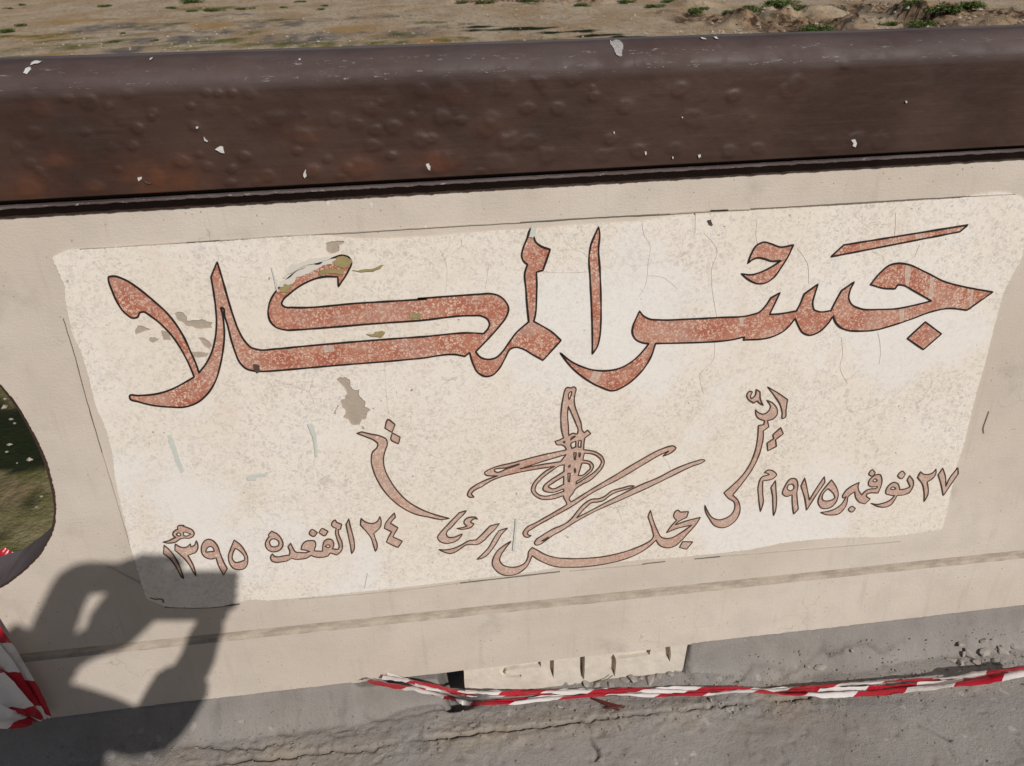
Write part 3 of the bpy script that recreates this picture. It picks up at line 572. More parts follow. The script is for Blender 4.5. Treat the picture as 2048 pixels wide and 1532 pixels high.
 (1, ['''@S4 1350,220 1370,210 1410,218 1450,203 1475,220 1465,290 1455,370 1465,450 1500,550 1540,660 1565,770 1585,790! 1625,755! 1665,800! 1590,855! 1582,900 1575,1005! 1650,1015 1740,1040 1810,1090 1838,1150 1820,1220 1750,1310 1650,1400
   @SA 1050,1080 930,1170 890,1240 840,1300 832,1330 870,1378! @S7 0,1010 300,830 600,650 900,490 1000,455 1060,448 1093,470 1060,510 1000,550 925,578! 1000,510! 900,555 700,670 400,850 0,1060 @S5 1915,335 1700,455 1430,610 1375,650 1370,680 1415,697! 1380,718 1335,708 1312,665 1340,615 1500,520 1700,405 1875,300! 1855,250 1833,215 @SA 735,1270! 620,1310 480,1335 350,1325 250,1270 190,1180 215,1080 310,960 440,850 590,770! 300,815 0,870
   @S4 400,1400 @S5 780,75 680,130 655,160 690,205! 640,208 608,185 620,130 690,65 800,5 @S4 480,1338! 400,1338 335,1330 312,1300 340,1275 400,1245 700,1165 1000,1085 1355,1008! 1340,970 1300,945 1235,940 1212,900! 1270,880 1320,855! 1295,760 1285,640 1290,500 1310,360 1335,250''',
   '@S4 1395,275 1420,262 1415,310 1390,370! 1380,330', '@S4 1380,450! 1420,540 1480,680 1505,760 1490,805 1440,795 1385,825! 1380,700 1370,550', '@S4 1470,832 1405,882! 1430,845', '@S4 1310,910 1335,895 1335,920',
   '@S4 1475,895! 1475,970! 1425,990! 1412,930', '@S4 1510,890! 1545,890! 1540,975! 1505,970!', '@S4 1450,1045! 1480,1045! 1470,1135! 1455,1130!', '@S4 1513,1045! 1535,1045! 1528,1100! 1516,1098!',
   '@SA 1090,550! 1200,555 1310,600 1382,690 1350,770 1270,860 1100,980 950,1075! 955,1030! 1040,980 1150,905 1225,830 1245,760 1200,700 1130,675 1065,665!', '@SA 1050,712! 1180,745 1195,790 1130,870 1060,925 985,930!',
   '@S4 1352,1065! 1280,1158! 1000,1202 760,1250! 1000,1172', '@SA 750,745! 745,860! 620,940 470,1040 395,1120 390,1170 450,1205 540,1215 740,1155! 745,1195! 560,1255 420,1280 320,1255 255,1180 270,1100 360,990 520,860 690,755',
   '@SA 740,940! 740,1080! 530,1150 480,1115 550,1060', '@SA 848,740! 850,770! 830,795! 820,770!', '@SA 930,800 942,840 932,885 918,840', '@SA 812,890! 850,890! 840,1035! 815,1035!', '@S4 440,1275 600,1232 750,1185! 755,1195! 600,1247 450,1285']),
 (2, ['''@S7 1462,630 1440,650 1300,705 1000,850 700,995 400,1130 0,1310 @S6 200,645 0,770 @S5 1700,690 1600,760 1520,812 1480,818 1460,795 1480,750 1550,700 1700,610 @S6 0,703 90,655 150,600 220,510 310,415 400,362 500,352 570,320 650,260 800,215 900,190 945,192! 900,215 800,245 680,285 610,330 550,378 480,395 400,405 330,460 205,600! 400,500 700,340 1000,190 1300,60 @S7 1000,780 1200,690 1350,640 1430,622''', '@S5 1545,768! 1640,710! 1610,745']),
]
for li, (mi, loops) in enumerate(LETTERS):
    L = [wallxz(curve_px(t)) for t in loops]
    area = sum(L[0][i-1][0]*L[0][i][1]-L[0][i][0]*L[0][i-1][1] for i in range(len(L[0])))/2
    v, f = fill(L, PY-0.0007)
    dot = abs(area) < 0.0008 and len(L) == 1 and len(L[0]) < 60
    lo = sub(mesh_obj('letter_dot' if dot else 'letter', v, f, [RED, REDF, REDG][mi]), panel)
    v, f = strip(L, PY-0.0013, 0.0027 if mi == 0 else 0.0021, 0.0012)
    sub(mesh_obj('outline', v, f, BLACK if mi == 0 else BROWNL), lo)
# damage and old paint on the panel
def patch(name, txt, mat, amp, it=3, yy=PY-0.0017, seed=0, dep=0.0016):
    px = [(a, b) for a, b, _ in parse(txt)]
    v, f = slab([ragged(wallxz(px), amp, it, seed)], yy, dep); return sub(mesh_obj(name, v, f, mat), panel)
for i, t in enumerate(['@Z5 1003,487 1035,493 1028,640 1000,648', '@Z5 1188,570 1220,588 1205,765 1170,750', '@Z5 948,828 992,822 985,925 955,935', '@Z5 1495,670 1518,672 1505,832 1484,834', '@Z5 1075,256 1125,248 1120,292 1080,298', '@S5 1120,1100 1165,1100 1165,1200 1130,1200', '@Z2 640,965 720,958 725,1000 650,1010', '@Z3 1330,1225 1400,1228 1340,1330 1290,1290', '@Z4 900,900 960,895 940,960 900,960']):
    patch('worn_band', t, REDG, 0.0012, 2, PY-0.00105, i+60, 0.0008)
for l in cem_loops:                                    # mortar showing at the bottom of each spalled spot
    cx_ = sum(p[0] for p in l)/len(l); cz_ = sum(p[1] for p in l)/len(l)
    v, f = fill([[(cx_+(x-cx_)*1.08, cz_+(z-cz_)*1.08) for x, z in l]], -0.0005); sub(mesh_obj('cement_patch', v, f, CEM), panel)
for i, t in enumerate(['@S3 165,325 185,340 155,420 132,410 150,370', '@S3 400,525 430,560 400,550', '@Z1 840,920 880,890 920,905 870,935', '@Z1 1085,1000 1180,1005 1300,1020 1280,1040 1150,1038', '@Z1 930,840 980,850 1010,915 950,915']):
    patch('cement_patch', t, CEM, 0.0018, 3, PY-0.0003, seed=i)
for i, (t, m_, nm) in enumerate([('@Z2 300,505 345,455 425,395 560,335 640,310 710,290 745,300 690,330 600,365 540,395 470,425 420,465 350,500', CHALK, 'paint_smear'), ('@Z2 330,440 420,385 560,330 700,285 690,275 540,290 400,330', CHALK, 'paint_smear'),
        ('@Z2 705,315 790,268 838,290 845,335 800,365 740,345', OLIVE, 'paint_smear'), ('@Z2 600,400 700,365 800,372 790,410 690,400 620,425', OLIVE, 'paint_smear'), ('@Z2 310,535 345,480 400,480 380,515 330,550', OLIVE, 'paint_smear'),
        ('@Z2 970,865 1060,848 1112,855 1085,893 1040,885', OLIVE, 'paint_smear'), ('@Z2 1300,710 1390,710 1385,748 1300,742', OLIVE, 'paint_smear'), ('@Z2 860,378 950,372 1060,350 1100,335 1080,360 960,388', OLIVE, 'paint_smear'), ('@Z2 105,1095 150,1105 155,1155 130,1165 110,1135', STAIN, 'paint_blob'), ('@Z4 665,150 690,145 705,190 680,180', STAIN, 'paint_blob'),
        ('@Z2 240,355 250,355 300,540 288,545', TEAL, 'paint_smear'), ('@Q4 982,490 1005,490 1040,590 1080,700 1060,712 1020,610', TEAL, 'paint_smear'), ('@Q4 1800,428 1830,425 1850,480 1860,615 1846,620 1830,500', TEAL, 'paint_smear'), ('@Q4 1445,738 1480,720 1570,712 1560,730 1510,735 1500,755 1455,757', TEAL, 'paint_smear'),
        ('@S5 1215,480 1245,485 1225,640 1205,890 1178,885 1195,700', TEAL, 'paint_smear'), ('@Z3 850,120 890,120 880,190 860,205 830,200', TEAL, 'paint_smear')]):
    patch(nm, t, m_, 0.0015 if m_ in (CHALK, OLIVE) else 0.0005, 3, PY-0.0019-0.00005*i, i+20, 0.0012)
# creases where the wall paint runs over the panel's joint
def crease(txt, w, mat, name='joint_crease', par=None, Y=-0.0026):
    l = wallxz(curve_px(txt, closed=False, step=5)); l = [(x+0.0005*noise.noise(Vector((x*70, z*70, 0))), z+0.0005*noise.noise(Vector((x*70, z*70, 9)))) for x, z in l]
    # thin and thicken along its run
    v, f = strip([l], Y, w*0.8, 0.0022, closed=False)
    for i in range(len(l)):
        k = 0.5+(1.1 if mat is CRK else 0.6)*noise.noise(Vector((l[i][0]*25, l[i][1]*25, 7)))
        for q in range(4):
            a = v[i*4+q]; v[i*4+q] = (l[i][0]+(a[0]-l[i][0])*max(0.15, k), a[1], l[i][1]+(a[2]-l[i][1])*max(0.15, k))
    sub(mesh_obj(name, v, f, mat), panel)
crease('@P 160,497 300,489 374,484', 0.0014, CREASEP); crease('@P 374,484 440,480', 0.003, CREASE); crease('@P 440,480 560,472 700,464 900,452 1040,444', 0.0014, CREASEP)
crease('@P 1040,444 1200,434 1340,427', 0.0018, CREASE); crease('@P 1340,427 1420,421 1500,418', 0.0022, CREASEP); crease('@P 1420,421 1456,419', 0.003, CREASE); crease('@P 1500,417 1700,406 1900,394 2030,388', 0.0018, CREASE)
crease('@P 127,636 147,700 171,789 205,905', 0.0016, CREASE); crease('@P 205,905 236,1008 267,1113', 0.0018, CREASEP); crease('@P 190,1118 280,1165', 0.0012, CREASEP)
crease('@P 330,1213 420,1214 480,1207', 0.003, CREASE); crease('@P 300,1193 312,1197 326,1197 328,1203', 0.0045, CREASE); crease('@P 600,1197 800,1180 920,1165', 0.0015, CREASEP); crease('@P 920,1165 1000,1156 1120,1142', 0.0024, CREASE)
crease('@P 1140,1141 1290,1128', 0.0014, CREASEP); crease('@P 1285,1127 1330,1122', 0.0025, CREASE); crease('@P 1390,1117 1440,1112', 0.0025, CREASE); crease('@P 1440,1112 1640,1096 1800,1082', 0.0014, CREASEP)
crease('@P 1977,822 1970,842 1966,856 1967,866', 0.0011, CREASEP); crease('@P 735,1145 732,1160 729,1175', 0.0018, CREASE, 'crack')
for t in ['@Z4 165,160 185,270 225,335 212,480 190,650 140,740', '@Z4 212,575 330,590 440,680', '@Z4 575,95 570,270', '@Z4 640,250 740,380 700,520 705,690 740,900', '@Z4 1045,170 1040,300 1055,345', '@Z4 1350,360 1430,480 1440,640', '@Z4 1690,1050 1700,1180 1680,1280 1740,1400', '@Z4 720,1080 715,1210 610,1340 640,1480',
          '@Z5 925,100 920,280', '@Z5 1110,340 1070,430', '@Z5 790,1010 810,1120 800,1250', '@Z3 310,210 320,270 220,340', '@Z3 150,300 195,380 190,640', '@Z3 530,400 500,600', '@Z3 910,465 1100,475 1290,470', '@Z1 445,300 530,420', '@Z1 1365,200 1370,310', '@Z2 1700,130 1690,200 1640,230', '@Z2 650,830 655,1020', '@Z2 1580,760 1600,830',
          '@Z2 1110,1100 1120,1300 1140,1480', '@Z2 240,1250 280,1350', '@S7 930,590 1000,680 1025,755', '@S6 690,430 770,570 800,680', '@S3 540,995 620,995', '@S4 1480,470 1620,420 1870,335']:
    crease(t, 0.0007, CRK, 'crack', Y=PY-0.0006)

# ------------------------------------------------------------------ base block under the wall
by = 0.004
B = lambda t: wallxz([(a, b) for a, b, _ in parse('@B '+t)], by)
bo = B('183,285 1955,82 1945,200 1930,335 1560,440 900,480 200,500')
bo = ragged(bo, 0.001, 2, 9)
G = lambda t: wallxz(curve_px('@B '+t), by)
grooves = [(G('795,248! 640,270 510,287 470,315 464,345 488,374 560,374 640,372! 640,352! 560,352 520,344 515,330 560,314 680,300 795,290!'), 0.011), (G('866,236! 897,232! 897,300 894,380! 878,345 866,300'), 0.014),
           (B('1103,188 1141,184 1139,330 1135,392 1112,392 1103,300'), 0.03), (G('1365,190! 1385,230 1384,300 1376,370! 1352,320 1338,260 1348,215'), 0.014),
           (G('1400,190! 1500,176 1660,154! 1650,198! 1520,214 1400,230!'), 0.011), (G('1775,132! 1812,130! 1818,190 1810,250! 1785,215 1774,170'), 0.014)]
V, Fc = fill([bo]+[g for g, d in grooves], by)
def ring(l, d):
    k = len(V); V.extend([(x, by, z) for x, z in l]+[(x, by+d, z) for x, z in l]); n = len(l)
    Fc.extend([(k+i, k+(i+1) % n, k+n+(i+1) % n, k+n+i) for i in range(n)])
ring(bo, 0.09)
for l, d in grooves: ring(l, d)
for l, d in grooves:
    v, f = fill([l], by+d); k = len(V); V += v; Fc += [tuple(i+k for i in q) for q in f]
keep(mesh_obj('base_block', V, Fc, BLOCKM), parapet)
bx0, bx1 = min(p[0] for p in bo), max(p[0] for p in bo)

# ------------------------------------------------------------------ pavement
gxs = np.concatenate([np.linspace(-9, -0.95, 50)[:-1], np.arange(-0.95, 1.42, 0.0033), np.linspace(1.42, 9, 50)[1:]])
gys = np.concatenate([np.linspace(-4.5, -0.72, 60)[:-1], np.arange(-0.72, 0.012, 0.0033), np.linspace(0.012, 0.16, 12)[1:]])
GX, GY = np.meshgrid(gxs, gys)
def polydist(lines):
    D = np.full(GX.shape, 9.0); sel = (GX > -1.2) & (GX < 1.6) & (GY > -0.9)
    for l in lines:
        for (ax, ay), (bx, by_) in zip(l[:-1], l[1:]):
            dx, dy = bx-ax, by_-ay; L2 = dx*dx+dy*dy+1e-12
            t = np.clip(((GX[sel]-ax)*dx+(GY[sel]-ay)*dy)/L2, 0, 1)
            D[sel] = np.minimum(D[sel], np.hypot(GX[sel]-ax-t*dx, GY[sel]-ay-t*dy))
    return D
def ground_px(txt, Z=0.0):
    return [(q.x, q.y) for q in (at_z(a, b, Z) for a, b, _ in parse(txt))]
def jag(l, amp=0.006, seed=1):
    rng = random.Random(seed); out = []
    for (ax, ay), (bx, by_) in zip(l[:-1], l[1:]):
        n = max(2, int(math.hypot(bx-ax, by_-ay)/0.012))
        out += [(ax+(bx-ax)*i/n+rng.gauss(0, amp*.5), ay+(by_-ay)*i/n+rng.gauss(0, amp*.5)) for i in range(n)]
    return out+[l[-1]]
main_crack = [jag(ground_px('@P 380,1534 445,1526 513,1519 581,1516 625,1506 680,1501 731,1501 800,1482 885,1475 988,1458 1090,1451 1193,1437 1380,1419 1416,1415 1553,1401 1640,1386'), 0.005)]
side_cracks = [jag(ground_px(t), 0.006, i) for i, t in enumerate(['@P 342,1492 444,1497 533,1497 598,1478 700,1461 715,1468', '@P 1560,1359 1621,1335 1717,1318 1751,1321 1802,1307', '@P 640,1415 655,1408 672,1405 690,1410', '@P 1170,1455 1180,1448 1195,1450', '@P 1180,1475 1192,1500 1190,1520', '@P 1470,1362 1485,1350 1530,1348 1565,1350', '@P 1385,1337 1405,1335', '@P 730,1440 790,1442 850,1425 890,1415', '@P 1840,1455 1900,1480', '@P 755,1525 768,1512', '@P 560,1468 620,1475 700,1470', '@P 1600,1385 1590,1398 1560,1402'])]
Dm, Ds = polydist(main_crack), polydist(side_cracks)
zb = z_bot(GX)-0.001

xg = at_y(880, 1350, 0).x                                     # where the mortar breaks off beside the block
reach = (0.05+0.018*vfbm(GX*5, GX*0+1)+0.008*vfbm(GX*22, GX*0+4))*(0.22+0.78*np.maximum(smooth01((GX-bx1-0.01)/0.16), smooth01((xg-0.03-GX)/0.14)))
bank = np.clip((GY+reach)/(reach-0.004), 0, 1)**1.5
jx = 0.008*vfbm(GX*20, GY*20, 3)
k_block = smooth01((GX+jx*1.6-(xg-0.01))/0.03)*(1-smooth01((GX+jx*smooth01(-GY/0.02)-bx1+0.006-0.5*np.clip(-GY, 0, 1))/(0.006+0.5*np.clip(-GY, 0, 1))))
bank_h = bank*(1-k_block)
Z = (zb-0.016*smooth01((GX-at_y(700, 1358, 0).x)/0.02)*smooth01((xg+0.02-GX)/0.02))*bank_h
pit = np.exp(-(((GX-at_y(905, 1352, 0).x)/0.035)**2))*smooth01((GY+0.035)/0.03)
Z -= 0.05*pit*k_block
Z -= 0.010*smooth01((GY+0.11)/0.06)*k_block
Z += 0.002*vfbm(GX*5, GY*5, 4)+0.0008*vfbm(GX*34, GY*34, 4)+0.0012*np.abs(vfbm(GX*120, GY*120, 2))
lump = np.clip(vfbm(GX*16+5, GY*16, 3)-0.32, 0, 1); Z += 0.010*lump*(1-bank_h)
nearc = np.exp(-(Dm/0.05)**2)
Z += 0.003*nearc*vfbm(GX*95, GY*95, 3)
cr = np.exp(-(Dm/0.0034)**2)*np.clip(0.5+1.5*vfbm(GX*8, GY*8), 0, 1); cs = np.exp(-(Ds/0.0029)**2)*np.clip(0.55+1.0*vfbm(GX*11, GY*11+3), 0, 1)
edgedrop = smooth01((GY-np.interp(GX, [p[0] for p in main_crack[0]], [p[1] for p in main_crack[0]])+0.012)/0.02)
Z += 0.003*edgedrop*(GY > -0.6)*smooth01((GX+0.9)/0.35)
Z -= 0.012*cr+0.008*cs
pits = np.clip(vnoise(GX*75, GY*75)-0.62, 0, 1); Z -= 0.007*pits
far = smooth01((GY+0.74)/0.08)*smooth01((GX+0.98)/0.1)*(1-smooth01((GX-1.35)/0.1)); 
Z = Z*np.where(GY < -0.1, np.maximum(far, 0.0), 1)
crack = np.clip(cr*0.85+cs*0.75+0.5*pits, 0, 1)*far
sand = np.clip(nearc*(0.12+0.8*vfbm(GX*9, GY*9)), 0, 0.5)*far
idx = np.arange(GX.size).reshape(GX.shape)
me = bpy.data.meshes.new('pavement')
me.from_pydata(np.stack([GX, GY, Z], -1).reshape(-1, 3).tolist(), [], np.stack([idx[:-1, :-1], idx[:-1, 1:], idx[1:, 1:], idx[1:, :-1]], -1).reshape(-1, 4).tolist()); me.update()
me.polygons.foreach_set('use_smooth', [True]*len(me.polygons)); me.materials.append(PAVE)
attr(me, 'crack', crack.ravel()); attr(me, 'sand', sand.ravel()); attr(me, 'bank', np.clip(bank_h*1.2, 0, 1).ravel())
link(bpy.data.objects.new('pavement', me), None, kind='structure')
def gz(x, y):
    i = int(np.clip(np.searchsorted(gys, y), 1, len(gys)-1)); j = int(np.clip(np.searchsorted(gxs, x), 1, len(gxs)-1)); return float(Z[i, j])
def on_ground(px, py, lift=0.0):
    p = at_z(px, py, 0.02)
    for _ in range(6): p = at_z(px, py, gz(p.x, p.y)+lift)
    return p
# bridge deck below the pavement
DK = mat_plain('deck_concrete', (0.30, 0.275, 0.25), 0.9, 0.2, 4, 0.1, 0.4, 40)
V = [(x, y, z) for z in (-0.55, -0.075) for x, y in ((-40, -4.6), (40, -4.6), (40, 0.16), (-40, 0.16))]
mesh_obj('bridge_deck', V, [(3, 2, 1, 0), (4, 5, 6, 7), (0, 1, 5, 4), (1, 2, 6, 5), (2, 3, 7, 6), (3, 0, 4, 7)], DK, kind='structure')

# ------------------------------------------------------------------ barrier tape
def ribbon(name, pts, widths, parent, up=(0, 0.55, 0.85), seed=0, twist=0.0, s0=0.0, nseg=None):
    P = [Vector(p) for p in pts]; n = len(P); out = []; ws = []
    for i in range(n-1):
        p0, p1, p2, p3 = P[max(0, i-1)], P[i], P[i+1], P[min(n-1, i+2)]
        k = max(3, int((p2-p1).length/0.006))
        for j in range(k):
            t = j/k; out.append(0.5*((2*p1)+(p2-p0)*t+(2*p0-5*p1+4*p2-p3)*t*t+(3*p1-p0-3*p2+p3)*t**3)); ws.append(widths[i]*(1-t)+widths[i+1]*t)
    out.append(P[-1]); ws.append(widths[-1]); V = []; A = []; C = []; s = s0; NW = 7
    for i, p in enumerate(out):
        d = (out[min(i+1, len(out)-1)]-out[max(i-1, 0)]).normalized()
        if i: s += (p-out[i-1]).length
        upv = Vector(up); side = d.cross(upv).normalized(); nrm = side.cross(d).normalized()
        th = 0.4*noise.noise(Vector((s*6, seed*3.7, 0)))+0.8*twist*math.sin(s*6+seed)
        sd = side*math.cos(th)+nrm*math.sin(th); nn = nrm*math.cos(th)-side*math.sin(th)
        for q in range(NW):
            v = q/(NW-1)-0.5
            fold = 0.0035*math.sin(v*9+2.2*noise.noise(Vector((s*5, seed, 2))))+0.0035*noise.noise(Vector((s*16, v*5+seed*5, 1)))+0.002*noise.noise(Vector((s*70, v*9, seed)))
            V.append(p+sd*(v*ws[i])+nn*fold*min(1, ws[i]/0.02)); A.append(s); C.append(v+0.5)
    Fc = [(i*NW+q, i*NW+q+1, (i+1)*NW+q+1, (i+1)*NW+q) for i in range(len(out)-1) for q in range(NW-1)]
    o = mesh_obj(name, V, Fc, TAPE, smooth=True); attr(o.data, 'along', A); attr(o.data, 'across', C)
    return keep(o, parent)
def tp(txt, lifts):
    out = []
    for (a, b, _), l in zip(parse(txt), lifts): out.append(on_ground(a, b, l))
    return out
tape = empty('barrier_tape', on_ground(1300, 1400), label='crumpled red and white barrier tape stretched over the pavement below the block', category='tape')
a0 = at_y(735, 1357, 0.03)
A = tp('@Q6 400,800 540,848 730,885 1110,882 1600,874 2048,872 @Q7 300,868 600,872 760,855 1200,825 1600,802 1800,775 2100,735', [.03, .02, .012, .012, .012, .012, .014, .016, .02, .028, .04, .045, .05])
A[0] = at_y(680+260/2.926, 1082+792/2.926, -0.012)
A[1] = at_y(680+540/2.926, 1082+848/2.926, -0.058); A[2] = at_y(680+730/2.926, 1082+885/2.926, -0.05)
ribbon('tape_strand', A, [.02, .022, .017, .016, .016, .016, .014, .015, .016, .014, .018, .022, .02], tape, seed=1, twist=0.25)
Bp = tp('@Q6 200,822 560,895 700,935 850,945 1000,942 1200,922 1440,905 1600,898 1870,900 @Q7 0,898 200,890 400,878 700,890 1000,886 1300,868 1500,848 1800,808 2100,745', [.035, .02, .01, .008, .008, .009, .01, .01, .012, .012, .014, .014, .014, .016, .02, .026, .034, .042])
Bp[0] = at_y(680+150/2.926, 1082+812/2.926, -0.012)
Bp[1] = at_y(680+560/2.926, 1082+895/2.926, -0.085); Bp.insert(1, at_y(680+350/2.926, 1082+852/2.926, -0.062))
ribbon('tape_strand', Bp, [.028, .03, .024, .018, .014, .014, .015, .015, .013, .013, .013, .014, .018, .024, .026, .028, .032, .034, .026], tape, seed=2, twist=0.2, s0=0.05)
Cp = tp('@Q6 300,805 560,870 760,905 1000,905 1250,893', [.03, .02, .014, .016, .014]); Cp[0] = at_y(680+330/2.926, 1082+800/2.926, -0.014)
Cp[1] = at_y(680+560/2.926, 1082+870/2.926, -0.07)
ribbon('tape_strand', Cp, [.012, .016, .01, .006, .004], tape, seed=3, s0=0.11)

tape2 = empty('barrier_tape', at_y(80, 1436, -0.03), label='bundle of red and white barrier tape tied against the wall under the round opening', category='tape')
def wp(x, y, Y): return at_y(x, y, Y)
ribbon('tape_strand', [wp(96, 1437, -.025), wp(62, 1385, -.03), wp(25, 1325, -.035), wp(-10, 1275, -.04), wp(-70, 1180, -.03), wp(-95, 1120, 0.05)], [.012, .028, .03, .03, .03, .03], tape2, up=(0.1, -1, .3), seed=5, s0=0.055)
ribbon('tape_strand', [wp(88, 1438, -.03), wp(50, 1400, -.045), wp(10, 1345, -.05), wp(-40, 1280, -.05), wp(-95, 1180, -.035)], [.012, .03, .04, .045, .04], tape2, up=(0.2, -1, .3), seed=6, s0=0.02)
ribbon('tape_strand', [wp(80, 1440, -.035), wp(45, 1420, -.06), wp(0, 1385, -.07), wp(-60, 1320, -.06)], [.012, .035, .05, .05], tape2, up=(0.3, -1, .4), seed=7, s0=0.1)
ribbon('tape_strand', [wp(66, 1443, -.04), wp(35, 1440, -.065), wp(0, 1434, -.085), wp(-60, 1400, -.08)], [.01, .028, .035, .04], tape2, up=(0.3, -1, .6), seed=8, s0=0.135)
ribbon('tape_strand', [wp(18, 1100, .12), wp(0, 1122, .10), wp(-30, 1150, .05), wp(-80, 1165, 0.0)], [.02, .03, .03, .03], tape2, up=(0.5, -.2, 1), seed=9, s0=0.09)

# ------------------------------------------------------------------ loose things on the pavement
def lump_mesh(name, r, seed, squash=0.6):
    rg = random.Random(seed*7); bm = bmesh.new()
    for _ in range(14):
        d = Vector((rg.gauss(0, 1), rg.gauss(0, 1), rg.gauss(0, 1))).normalized()*rg.uniform(.7, 1.15); bm.verts.new((d.x*1.25*r, d.y*r, d.z*squash*r))
    h = bmesh.ops.convex_hull(bm, input=list(bm.verts)); bmesh.ops.delete(bm, geom=[v for v in bm.verts if not v.link_faces], context='VERTS')
    bmesh.ops.bevel(bm, geom=list(bm.edges), offset=0.06*r, segments=1, affect='EDGES')
    me = bpy.data.meshes.new(name); bm.to_mesh(me); bm.free(); me.materials.append(STONE); return me
chunkm = [lump_mesh('concrete_chunk', 1.0, i+1, 0.55+0.1*(i % 3)) for i in range(6)]
chunks = [(1922, 1290, .013), (1940, 1303, .011), (1928, 1301, .008), (1964, 1285, .009), (1972, 1300, .012), (2012, 1287, .011), (2030, 1290, .008), (1903, 1322, .008), (1922, 1328, .011), (1955, 1326, .009), (1990, 1325, .012), (1640, 1336, .009), (1614, 1331, .006), (1700, 1316, .006),
          (1130, 1370, .009), (1150, 1366, .007), (1172, 1369, .009), (1195, 1371, .008), (1250, 1362, .010), (1265, 1360, .011), (1283, 1358, .009), (1300, 1360, .010), (1318, 1354, .007), (1340, 1350, .008), (1352, 1342, .006), (1222, 1372, .007), (1003, 1404, .006), (994, 1411, .006), (944, 1451, .007), (882, 1500, .006), (765, 1510, .006), (1120, 1415, .005), (1420, 1402, .006), (630, 1352+70, .004)]
for i, (px, py, r) in enumerate(chunks):
    p = on_ground(px, py); byblock = 1100 < px < 1360
    o = bpy.data.objects.new('concrete_chunk', chunkm[i % 6]); o.location = (p.x, p.y, gz(p.x, p.y)+r*0.3); o.scale = (r*(0.7+0.9*((i*37) % 10)/10), r*(0.7+0.6*((i*53) % 10)/10), r*(0.6+0.7*((i*29) % 10)/10)); o.rotation_euler = (0.3*math.sin(i*2.1), 0.3*math.cos(i*3.3), i*1.7)
    if byblock: link(o, None, label='small lump of broken concrete lying along the foot of the base block', category='rubble', group='rubble at the foot of the base block')
    else: link(o, None, label='small lump of broken concrete lying loose on the open pavement', category='rubble', group='rubble loose on the pavement')
rng = random.Random(21); V = []; Fc = []                # grit swept against the wall and into the joint
for i in range(1700):
    x = rng.uniform(-0.75, 1.3)
    if i < 700: y = -abs(rng.gauss(0.03, 0.05))-0.02
    elif i < 1300: y = float(np.interp(x, [p[0] for p in main_crack[0]], [p[1] for p in main_crack[0]]))+rng.gauss(0, 0.025)
    else: y = rng.uniform(-0.6, -0.02)
    r = min(0.006, 0.0009+abs(rng.gauss(0, 0.0013))); z = gz(x, y)+r*0.3; k = len(V); a = rng.uniform(0, 6.28); ca, sa = math.cos(a), math.sin(a)
    for vx, vy, vz in ((0, 0, 1), (1.2, 0, .2), (0, .9, .1), (-1, .2, .15), (.1, -.9, .2), (0, 0, -.6)): V.append((x+(vx*ca-vy*sa)*r, y+(vx*sa+vy*ca)*r, z+vz*r*rng.uniform(.6, 1)))
    Fc += [(k+a_, k+b_, k+c_) for a_, b_, c_ in ((0, 1, 2), (0, 2, 3), (0, 3, 4), (0, 4, 1), (5, 2, 1), (5, 3, 2), (5, 4, 3), (5, 1, 4))]
mesh_obj('pavement_grit', V, Fc, mat_plain('grit', (0.25, 0.22, 0.19), 0.95, 0.5, 90), kind='stuff', label='fine concrete grit scattered over the pavement', category='grit')
def rod(name, pts, r, mat, **props):
    cu = bpy.data.curves.new(name, 'CURVE'); cu.dimensions = '3D'; cu.bevel_depth = r; cu.bevel_resolution = 2; cu.use_fill_caps = True
    sp = cu.splines.new('POLY'); sp.points.add(len(pts)-1)
    for q, p in zip(sp.points, pts): q.co = (*p, 1)
    o = bpy.data.objects.new(name, cu); col.objects.link(o); dg = bpy.context.evaluated_depsgraph_get()
    me = bpy.data.meshes.new_from_object(o.evaluated_get(dg)); bpy.data.objects.remove(o, do_unlink=True); me.materials.clear(); me.materials.append(mat)
    return link(bpy.data.objects.new(name, me), None, **props)
nail = empty('nail', on_ground(513, 1430), label='short rusty nail lying on the grey pavement clear of the tape', category='nail')
q0, q1 = on_ground(515, 1417, .003), on_ground(510, 1443, .002)
keep(rod('nail_shank', [q0, (q0+q1)/2+Vector((.001, 0, .001)), q1], .0016, RUST), nail)
keep(rod('nail_head', [q0+(q0-q1).normalized()*.0015, q0], .0042, RUST), nail)
rod('wire', [on_ground(1972, 1215, .003), on_ground(1995, 1224, .006), on_ground(2020, 1238, .006), on_ground(2048, 1251, .006), on_ground(2090, 1268, .005)], 0.0008, RUST, label='thin dark wire curving out from under the wall', category='wire')
rod('twig', [on_ground(1190, 1366, .004), on_ground(1215, 1358, .012), on_ground(1225, 1351, .02)], .0011, mat_plain('dry_twig', (.2, .15, .1), .9), label='thin dry twig leaning on the base block', category='twig')
for a, b in (((1196, 1400), (1246, 1414)), ((1186, 1397), (1238, 1420)), ((1210, 1416), (1250, 1413))):
    rod('reed', [on_ground(*a, .004), on_ground((a[0]+b[0])/2, (a[1]+b[1])/2, .01), on_ground(*b, .004)], .002, mat_plain('dark_red_straw', (0.10, 0.022, 0.016), .7), label='thin dark red straw lying on the pavement under the tape', category='straw', group='dark red straws under the tape')

